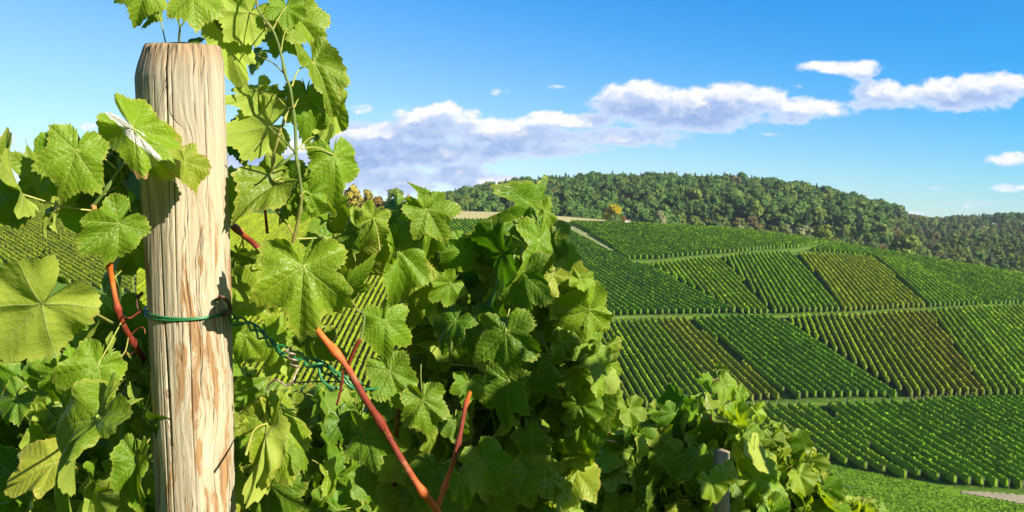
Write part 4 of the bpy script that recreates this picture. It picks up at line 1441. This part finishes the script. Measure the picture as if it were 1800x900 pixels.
# ================= tall vine right of the post
vB = Vine(base_at(560, 1.42), 'tall grapevine climbing just right of the post with a shoot against the sky')
vB.cane(PP([(490, 470, 1.16), (513, 430, 1.14), (527, 372, 1.13), (529, 332, 1.12), (521, 275, 1.11), (519, 228, 1.11), (511, 160, 1.10), (502, 133, 1.10), (494, 95, 1.10), (482, 58, 1.10), (466, 35, 1.10), (452, 10, 1.10), (455, -40, 1.10)]),
        [.0030, .0028, .0024, .0020, .0016], [(.30, .22, .07), GRN, GRN, GRN, (.16, .2, .04)], 'shoot', 8)
vB.cane(PP([(474, 320, 1.15), (479, 293, 1.14), (482, 268, 1.13), (490, 240, 1.12), (502, 205, 1.12), (508, 190, 1.12)]), [.0028, .0026, .0015], (.38, .38, .10), 'shoot', 8)
vB.cane(PP([(521, 270, 1.11), (500, 248, 1.09), (482, 232, 1.08), (472, 222, 1.07)]), [.0017, .0012], GRN, 'shoot', 6, .5)
vB.cane(PP([(519, 268, 1.11), (500, 285, 1.10), (484, 296, 1.10)]), [.0016, .0016], GRN, 'shoot', 6, .5)
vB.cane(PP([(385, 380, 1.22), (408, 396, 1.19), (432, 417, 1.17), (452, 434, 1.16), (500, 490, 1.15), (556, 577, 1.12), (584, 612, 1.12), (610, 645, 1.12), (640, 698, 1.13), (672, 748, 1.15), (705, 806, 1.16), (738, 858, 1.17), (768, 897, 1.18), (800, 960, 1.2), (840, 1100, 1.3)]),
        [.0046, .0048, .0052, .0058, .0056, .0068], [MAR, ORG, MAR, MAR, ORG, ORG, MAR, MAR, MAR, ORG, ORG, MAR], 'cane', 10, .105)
vB.cane(PP([(612, 642, 1.12), (618, 626, 1.115), (628, 604, 1.11), (634, 598, 1.11)]), [.0032, .003, .0036], MAR, 'spur', 8, .5)
vB.cane(PP([(604, 648, 1.12), (600, 680, 1.125), (592, 712, 1.13)]), [.0022, .0018], MAR, 'spur', 8, .5)
vB.cane(PP([(768, 893, 1.18), (786, 845, 1.19), (800, 800, 1.2), (808, 768, 1.21), (818, 715, 1.23), (826, 690, 1.25)]), [.0044, .0040, .0036], [ORG, ORG, MAR, MAR, ORG], 'cane', 9)
vB.cane(PP([(481, 318, 1.14), (476, 345, 1.15), (485, 370, 1.15), (505, 395, 1.15), (520, 420, 1.15)]), [.0018, .0014], (.36, .28, .07), 'shoot', 6, .5)
vB.cane(PP([(470, 410, 1.17), (466, 370, 1.16), (462, 340, 1.16)]), [.0026, .0018], MAR, 'shoot', 7, .5)
vB.cane(PP([(625, 545, 1.13), (640, 555, 1.13), (634, 598, 1.11)]), [.0016, .0022], GRN, 'shoot', 6, .5)
vB.cane(PP([(316, 110, 1.14), (315, 70, 1.13), (316, 45, 1.12), (308, 20, 1.12)]), [.0022, .0014], GRN, 'shoot', 7, .5)
vB.cane(PP([(316, 48, 1.12), (324, 38, 1.12), (330, 20, 1.12)]), [.0014, .0012], GRN, 'shoot', 6, .5)
h = vB.hero
h((258, -22), (238, 44), 1.10, 14, 15, age=.3, rnd=.85, attach=(292, 78, 1.13), w=.95)
h((268, 8), (266, 54), 1.12, 72, 0, w=.6, age=.3, rnd=.3, pet=False)
h((340, -8), (352, 52), 1.06, 10, 28, age=.3, rnd=.8, w=1.15, attach=(330, 28, 1.12))
h((334, 78), (352, 58), 1.14, -40, 0, rnd=.1, age=.1)
h((382, 40), (390, 60), 1.13, -40, 0, rnd=.1, age=.1, pet=False)
h((439, 22), (388, 78), 1.13, 212, 0, age=.3, rnd=1.0, w=1.0, attach=(468, 52, 1.10), fold=.05)
h((398, 60), (414, 166), 1.14, 214, -6, age=.3, rnd=1.0, w=.62, pet=False, fold=.05)
h((453, 98), (428, 126), 1.16, -46, 0, rnd=.12, age=.15, w=1.25, attach=(498, 128, 1.10))
h((452, 98), (464, 74), 1.18, -40, -30, rnd=.1, w=.8, pet=False)
h((503, 12), (505, 55), 1.14, 14, 10, age=.15, rnd=.75, w=1.2, attach=(480, 52, 1.10), lob=1.2)
h((520, 30), (578, 78), 1.16, 24, 10, age=.35, rnd=.65, w=1.0, attach=(494, 90, 1.10))
h((494, 58), (530, 92), 1.17, 16, 20, age=.2, rnd=.5, w=1.1, pet=False)
h((478, 46), (488, 80), 1.18, -40, 0, rnd=.15, w=.7, pet=False)
h((553, 110), (602, 196), 1.13, 38, 0, age=.3, rnd=.42, w=.62, fold=.42, attach=(513, 152, 1.10), lob=1.3)
h((560, 95), (568, 130), 1.15, 60, 0, rnd=.5, w=.6, pet=False)
h((575, 150), (590, 205), 1.16, -50, 0, w=.5, rnd=.1, pet=False)
h((540, 168), (549, 244), 1.14, 22, 8, age=.1, rnd=.55, w=.92, fold=.08, attach=(516, 190, 1.10))
h((528, 168), (535, 150), 1.15, -50, 0, rnd=.1, pet=False)
h((455, 160), (396, 192), 1.14, 158, -10, age=.2, rnd=.8, w=.75, attach=(505, 190, 1.11), fold=.35)
h((478, 165), (505, 172), 1.14, -40, 20, rnd=.2, w=1.1, pet=False)
h((472, 222), (385, 246), 1.13, 166, -18, age=.25, rnd=.85, w=.95, attach=(500, 248, 1.09), fold=.1)
h((432, 232), (430, 304), 1.18, -58, 0, rnd=.1, age=.05)
h((468, 230), (455, 258), 1.14, 10, 30, rnd=.4, w=1.1, attach=(484, 235, 1.1))
h((587, 273), (598, 354), 1.14, 26, 5, age=.2, rnd=.75, w=.92, attach=(530, 262, 1.11), lob=1.3)
h((582, 190), (592, 268), 1.17, 168, 0, age=.2, rnd=.55, w=.75)
h((557, 238), (562, 284), 1.18, -55, 0, rnd=.1, age=.05, attach=(524, 262, 1.11))
h((488, 318), (420, 372), 1.14, -28, 42, age=.4, rnd=.3, w=.72, fold=.3, attach=(527, 330, 1.12))
h((398, 325), (408, 402), 1.14, 36, 0, age=.35, rnd=.85, w=.8)
h((505, 318), (480, 400), 1.15, -50, 0, rnd=.1, age=.05, w=1.0)
h((545, 342), (528, 400), 1.14, 28, 0, age=.1, rnd=.7, w=.9, attach=(527, 345, 1.12))
h((552, 350), (566, 382), 1.15, 30, 0, rnd=.7, w=.7)
h((553, 300), (550, 340), 1.16, 70, 0, rnd=.4, w=.5, pet=False)
h((533, 467), (528, 594), 1.09, 12, 6, age=.28, rnd=.66, w=1.05, fold=.26, cup=.22, wave=.10, lob=1.6, attach=(560, 580, 1.12), seed=4242)
h((438, 478), (482, 555), 1.21, 20, 20, age=.4, rnd=.8, w=.8)
h((410, 500), (470, 532), 1.20, 28, 20, age=.45, rnd=.9, w=.9)
h((420, 445), (445, 470), 1.16, -40, -30, rnd=.15, pet=False)
h((655, 383), (632, 442), 1.17, 34, 10, age=.4, rnd=.6, w=.8, fold=.45, attach=(668, 440, 1.15))
h((622, 425), (640, 380), 1.14, -42, 0, rnd=.15, age=.1, w=.9)
h((620, 380), (618, 428), 1.14, -70, 10, w=.5, rnd=.2, pet=False)
h((606, 508), (652, 488), 1.15, 40, 50, age=.1, rnd=.4, w=.6, attach=(632, 548, 1.13))
h((404, 690), (470, 684), 1.20, 22, 10, age=.05, rnd=.45, w=.75)
h((452, 745), (474, 698), 1.19, 20, 0, age=.5, rnd=.8, w=.9)
h((478, 742), (532, 868), 1.19, 30, 4, age=.42, rnd=.72, w=.62, fold=.08, attach=(432, 800, 1.12))
h((468, 765), (448, 905), 1.18, 152, 0, age=.85, rnd=.8, w=.42, fold=.2, pet=False)
h((490, 590), (440, 640), 1.24, 20, 20, age=.3, rnd=.9, w=.9)
h((508, 610), (470, 668), 1.26, 165, 0, age=.3, rnd=.9, w=.8)
h((430, 590), (415, 650), 1.22, 10, 0, age=.3, rnd=.9, w=.9)
h((545, 590), (520, 640), 1.2, -45, 0, rnd=.1)
h((575, 600), (585, 655), 1.22, -35, 0, rnd=.3)
h((640, 770), (708, 786), 1.17, -12, 24, age=.1, rnd=.28, w=1.0, attach=(640, 700, 1.13))
h((520, 790), (560, 830), 1.2, 60, 0, w=.6, rnd=.5)
h((576, 830), (596, 888), 1.2, 65, 0, w=.6, rnd=.8)
h((655, 720), (690, 690), 1.2, -40, 0, rnd=.2)
vB.filler([(408, 620), (425, 660), (430, 760), (470, 820), (480, 900), (410, 900)], 22, 1.28, 1.6, .052, 21, 12, sunny=.3)
vB.filler([(560, 395), (600, 372), (650, 395), (640, 440), (610, 470), (580, 420)], 9, 1.2, 1.32, .05, 23, 9, sunny=.3)
vB.done()

# ================= the big vine right of centre
vC = Vine(base_at(880, 1.75), 'big dense grapevine right of centre, shaded in front with a bright right edge')
vC.cane(PP([(880, 900, 1.75), (860, 760, 1.6), (850, 640, 1.55), (862, 560, 1.5), (885, 480, 1.5), (915, 430, 1.48), (940, 385, 1.45)]), [.006, .005, .003, .0015], [MAR, MAR, GRN, GRN], 'cane', 8)
vC.cane(PP([(992, 880, 1.85), (990, 800, 1.82), (988, 740, 1.8), (985, 690, 1.75), (980, 600, 1.7), (978, 480, 1.65)]), [.006, .005, .003], [MAR, MAR, MAR, (.3, .12, .03)], 'cane', 8)
vC.cane(PP([(1000, 800, 1.82), (1030, 780, 1.8), (1070, 760, 1.8)]), [.002, .0015], MAR, 'shoot', 6, .5)
vC.cane(PP([(705, 520, 1.3), (745, 420, 1.3), (752, 375, 1.28), (748, 330, 1.27)]), [.003, .002], GRN, 'shoot', 7)
vC.cane(PP([(690, 900, 1.5), (700, 720, 1.42), (720, 600, 1.38), (705, 520, 1.3)]), [.005, .003], [MAR, GRN], 'cane', 8)
vC.cane(PP([(790, 640, 1.4), (795, 580, 1.38), (800, 500, 1.36), (810, 440, 1.36)]), [.003, .0018], GRN, 'shoot', 7)
h = vC.hero
CD = dict(age=.08)
h((676, 563), (676, 632), 1.16, 8, 10, rnd=.7, age=.12, w=1.0, attach=(720, 600, 1.3))
h((700, 438), (722, 560), 1.24, 40, 0, rnd=.6, age=.1, w=.55, fold=.45)
h((728, 500), (716, 600), 1.28, 4, 0, rnd=.35, w=.6)
h((700, 372), (668, 440), 1.30, -32, 0, rnd=.1, age=.1, w=.95)
h((705, 420), (690, 500), 1.33, -55, 0, rnd=.1, w=.7)
h((750, 367), (788, 424), 1.22, 14, 6, rnd=.55, age=.2, w=1.05, lob=1.5, fold=.22, attach=(748, 420, 1.3), seed=77)
h((748, 372), (708, 388), 1.22, 28, 10, rnd=.75, age=.2, w=1.1, pet=False)
h((752, 372), (744, 316), 1.26, 55, 0, rnd=.45, w=.7, pet=False)
h((745, 398), (734, 472), 1.25, 42, 0, rnd=.6, w=.55, age=.15)
h((764, 395), (752, 468), 1.28, 10, 0, rnd=.6, w=.6)
h((755, 430), (740, 520), 1.32, -40, -30, rnd=.05, w=.6)
h((815, 438), (784, 480), 1.30, 22, 10, rnd=.55, w=1.1)
h((820, 452), (856, 440), 1.33, 14, 10, rnd=.5, w=1.2)
h((792, 498), (752, 530), 1.28, 32, 10, rnd=.65, w=1.0, age=.1)
h((770, 470), (748, 500), 1.32, 10, 30, rnd=.7, w=.8)
h((882, 445), (812, 512), 1.28, -22, -46, rnd=.05, age=0, w=.72)
h((862, 470), (845, 520), 1.33, -30, -40, rnd=.05, w=.9)
h((946, 372), (890, 400), 1.34, 10, 62, rnd=.2, w=.7, age=.1)
h((920, 400), (868, 410), 1.36, 20, 40, rnd=.3, w=.9, age=.3)
h((945, 393), (976, 436), 1.30, 58, 0, rnd=.5, w=.75, age=.15)
h((958, 372), (968, 420), 1.31, 48, 0, rnd=.55, w=.6, age=.2)
h((930, 385), (915, 430), 1.36, -40, 0, rnd=.1)
h((991, 446), (1003, 480), 1.34, 20, 0, rnd=.5, age=.3, w=1.1, attach=(978, 500, 1.5), fold=.3)
h((948, 425), (958, 532), 1.28, 46, 0, rnd=.6, age=.1, w=.62, lob=1.2)
h((975, 420), (965, 470), 1.33, -30, 0, rnd=.1, w=.8)
h((918, 478), (918, 572), 1.27, -24, 5, rnd=.12, w=.85, **CD)
h((889, 583), (893, 672), 1.22, -16, 5, rnd=.18, w=1.02, **CD)
h((893, 672), (880, 758), 1.27, -22, 0, rnd=.15, w=.85, **CD)
h((870, 560), (850, 500), 1.3, -30, -20, rnd=.15, w=.9, **CD)
h((1036, 545), (958, 572), 1.40, 26, 12, rnd=.72, age=.25, w=.95, fold=.15, attach=(978, 540, 1.6))
h((1020, 492), (1050, 512), 1.42, 32, 5, rnd=.9, age=.3, w=1.0)
h((1050, 520), (1068, 552), 1.44, 60, 0, rnd=.6, w=.7)
h((1000, 520), (985, 560), 1.42, -40, 0, rnd=.1)
h((1040, 562), (1064, 602), 1.42, 30, 5, rnd=.6, age=.1, w=.95)
h((1046, 628), (1082, 656), 1.40, 34, 5, rnd=.7, age=.2, w=1.15, attach=(1005, 640, 1.6), lob=1.2)
h((1052, 668), (1066, 712), 1.43, 60, 0, rnd=.95, age=.3, w=.85)
h((990, 602), (968, 655), 1.40, 40, 5, rnd=.75, age=.1, w=.75)
h((1005, 660), (1010, 700), 1.42, 30, 10, rnd=.6, w=.8)
h((945, 655), (978, 712), 1.36, -24, 0, rnd=.15, w=.85, **CD)
h((1000, 640), (1020, 690), 1.48, -50, 0, rnd=.1)
h((1030, 700), (1062, 730), 1.45, 26, 20, rnd=.45)
h((685, 652), (712, 722), 1.18, 6, 12, rnd=.5, age=.15, w=.85, attach=(712, 600, 1.3))
h((743, 703), (758, 772), 1.17, 6, 6, rnd=.45, age=.2, w=.92, attach=(740, 640, 1.3))
h((823, 672), (817, 712), 1.26, 10, 20, rnd=.4, w=1.1, **CD)
h((800, 740), (803, 782), 1.25, -8, 10, rnd=.3, w=1.0)
h((848, 806), (886, 872), 1.18, 12, 10, rnd=.35, age=.2, w=.85, fold=.4, attach=(805, 835, 1.2))
h((812, 842), (832, 896), 1.22, 30, 6, rnd=.6, w=.85)
h((800, 562), (762, 606), 1.3, -34, 15, rnd=.1, w=1.0)
h((826, 570), (800, 640), 1.33, -30, 0, rnd=.12, w=.9)
h((757, 770), (748, 815), 1.2, 50, 0, rnd=.5, w=.5)
h((930, 765), (955, 812), 1.3, -30, 10, rnd=.15)
h((968, 840), (985, 890), 1.4, 35, 0, rnd=.6, w=.8)
h((930, 830), (915, 880), 1.3, -10, 20, rnd=.35)
h((985, 860), (1010, 880), 1.42, 25, 0, rnd=.8)
h((760, 830), (720, 890), 1.28, -30, 10, rnd=.1)
h((868, 650), (850, 690), 1.34, 24, 0, rnd=.6, w=.8)
vC.filler([(700, 590), (720, 500), (760, 470), (800, 480), (850, 440), (900, 420), (955, 400), (975, 480), (1005, 520), (1035, 560), (1045, 640), (1040, 720), (1010, 790), (1020, 900), (690, 900), (690, 720)], 380, 1.42, 1.85, .056, 34, 22, sunny=.25)
vC.done()

# ================= lower vines down the row, to the right
vD = Vine(base_at(1180, 2.6), 'low grapevine beyond the big one with an upright orange cane')
vD.cane(PP([(1206, 870, 2.35), (1215, 845, 2.35), (1228, 800, 2.35), (1245, 750, 2.35), (1262, 704, 2.35), (1266, 680, 2.36)]), [.0042, .005, .005, .004], [MAR, MAR, ORG, ORG, ORG, GRN], 'cane', 8, .12)
vD.cane(PP([(1266, 690, 2.36), (1262, 665, 2.36), (1258, 650, 2.36)]), [.002, .0015], GRN, 'shoot', 6, .5)
vD.cane(PP([(1160, 740, 2.4), (1168, 712, 2.4), (1178, 690, 2.4)]), [.002, .0014], (.3, .35, .08), 'shoot', 6, .5)
vD.cane(PP([(1218, 760, 2.3), (1222, 735, 2.3), (1235, 715, 2.3)]), [.002, .0014], (.3, .35, .08), 'shoot', 6, .5)
h = vD.hero
h((1240, 672), (1252, 656), 2.34, 30, 0, rnd=.6, w=1.3)
h((1268, 650), (1266, 672), 2.38, -30, 0, rnd=.2)
h((1272, 676), (1298, 700), 2.3, 20, 10, rnd=.75, age=.2, w=1.1)
h((1300, 690), (1312, 714), 2.32, 30, 0, rnd=.7, w=.9)
h((1265, 690), (1262, 716), 2.4, -50, 0, rnd=.15)
h((1285, 742), (1300, 770), 2.3, 60, 0, rnd=1.0, age=.3, w=.9)
h((1196, 706), (1176, 760), 2.25, -34, -30, rnd=.05, w=.8)
h((1228, 752), (1222, 790), 2.25, 20, 0, rnd=.45)
h((1185, 770), (1176, 800), 2.25, 10, 0, rnd=.4)
h((1125, 780), (1128, 820), 2.1, 45, 0, rnd=.6, w=.7)
h((1105, 720), (1120, 760), 2.1, 30, 10, rnd=.4)
h((1085, 730), (1080, 765), 2.1, 40, 0, rnd=.5, w=.8)
h((1276, 830), (1290, 868), 1.98, 30, 10, rnd=.6, w=1.0)
h((1250, 846), (1262, 884), 1.95, 12, 20, rnd=.7, age=.3, w=1.0)
h((1200, 800), (1180, 850), 2.1, -34, 0, rnd=.1)
h((1240, 800), (1225, 835), 2.1, 14, 10, rnd=.5)
h((1330, 725), (1318, 770), 2.5, 60, 0, rnd=1.0, age=.35, w=.65)
vD.filler([(1045, 775), (1100, 732), (1160, 722), (1215, 716), (1262, 722), (1305, 742), (1330, 800), (1360, 910), (1020, 910), (1030, 820)], 950, 2.2, 3.0, .054, 41, 80, sunny=.45)
vD.done()

vE = Vine(base_at(1400, 3.7), 'farthest low grapevine of the near row, sloping down to the meadow')
h = vE.hero
h((1322, 728), (1320, 762), 2.9, 66, 0, rnd=1.0, age=.4, w=.7)
h((1398, 790), (1402, 815), 3.1, 20, 0, rnd=.6)
h((1405, 835), (1420, 870), 2.9, 20, 10, rnd=.75, w=1.1)
vE.cane(PP([(1262 + 90, 830, 3.2), (1352, 800, 3.2), (1350, 775, 3.2)]), [.004, .004], [MAR, ORG], 'cane', 7)
vE.filler([(1318, 800), (1338, 768), (1366, 760), (1398, 778), (1420, 800), (1428, 826), (1452, 860), (1470, 888), (1480, 910), (1320, 910)], 820, 3.0, 4.0, .062, 51, 80, sunny=.5)
vE.filler([(1490, 885), (1530, 890), (1560, 900), (1480, 900)], 90, 4.2, 4.9, .055, 52, 10, sunny=.5)
vE.done()

# small post standing in the low vine
q0 = P(1272, 797, 2.05)
sp_ = [q0 + (0, .02, .0), q0 + (.004, .03, -.15), np.array([q0[0] + .01, q0[1] + .12, gz(q0[0], q0[1] + .12) - .1])]
ptop = empty('wooden_post', (sp_[2][0], sp_[2][1], sp_[2][2] + .1), 'grey weathered post top hidden among leaves of the low vine', 'post')
mb = MB(); pts = np.linspace(sp_[0], sp_[2], 24); tube(mb, pts, .017, 22, (0, 0, 0, 1))
mb.uv = [np.c_[u_[:, 0] * .19 - .09, -u_[:, 1] - .02] for u_ in mb.uv]
mb.build('timber', M['wood'], ptop)

# ================= vines of the next row, behind on the left
vF = Vine(base_at(110, 2.6), 'grapevine behind and below the post on the left, part shade and part sun')
vF.cane(PP([(5, 684, 1.75), (40, 697, 1.75), (72, 722, 1.76), (105, 752, 1.78)]), [.004, .0042, .0045], [ORG, ORG, MAR, MAR], 'cane', 8)
vF.filler([(-40, 600), (40, 575), (90, 562), (140, 556), (200, 580), (262, 590), (262, 640), (110, 690), (-40, 690)], 520, 2.9, 3.8, .062, 61, 45, sunny=.6)
vF.filler([(-40, 680), (60, 660), (150, 650), (262, 650), (265, 920), (-40, 920)], 420, 1.7, 2.6, .062, 62, 45, sunny=.25)
vF.done()
vG = Vine(base_at(560, 3.0), 'bright sunlit grapevine low behind the green wire')
vG.filler([(412, 690), (470, 690), (520, 690), (580, 690), (640, 705), (690, 720), (690, 900), (412, 900)], 620, 2.3, 3.4, .062, 71, 80, sunny=.65)
vG.done()

# ================= unseen vines of the next row to the right, placed to shade the near vines
vH = Vine((.66, .72, gz(.66, .72)), 'grapevine of the next row standing beside the viewpoint on the right')


def clump(v, c, ext, count, size, seed):
    r = np.random.default_rng(seed)
    for _ in range(count):
        q = r.normal(0, .5, 3)
        O = np.array(c) + np.clip(q, -1, 1) @ np.array(ext)
        v.place(v.fill, LOW, O, nrm(np.array([0, 0, -1.0]) + r.normal(0, .5, 3)), nrm(SUN * .6 + r.normal(0, .6, 3)), size * r.uniform(.7, 1.15), r)


clump(vH, (.69, .77, .10), [(.09, .12, 0), (.10, -.08, 0), (0, 0, .26)], 70, .075, 81)
clump(vH, (.67, .74, -.45), [(.12, .12, 0), (.10, -.08, 0), (0, 0, .30)], 60, .075, 82)
vH.cane([(.66, .72, -1.0), (.68, .75, -.4), (.69, .77, .1), (.69, .77, .3)], [.006, .003], MAR)
vH.done()
vI = Vine((1.22, 1.50, gz(1.22, 1.50)), 'grapevine of the next row a little farther along on the right')
clump(vI, (1.22, 1.50, -.20), [(.14, .18, 0), (.10, -.08, 0), (0, 0, .30)], 75, .08, 83)
clump(vI, (1.22, 1.50, -.9), [(.16, .2, 0), (.10, -.08, 0), (0, 0, .35)], 70, .08, 84)
vI.cane([(1.22, 1.5, -1.5), (1.22, 1.5, -.8), (1.22, 1.5, 0)], [.006, .003], MAR)
vI.done()

# ------------------------------------------------------------------ air
hb = MB(); box(hb, (0, 2150, 49), (9000, 4700, 222))
hm, ht = new_mat('thin_summer_haze')
pv = ht.add('ShaderNodeVolumePrincipled')
pv.inputs['Color'].default_value = (0.72, 0.84, 1.0, 1)
pv.inputs['Density'].default_value = 0.00006
pv.inputs['Anisotropy'].default_value = 0.2
ht.l.new(pv.outputs[0], ht.add('ShaderNodeOutputMaterial').inputs['Volume'])
tag(hb.build('haze', hm, smooth=False), kind='stuff')
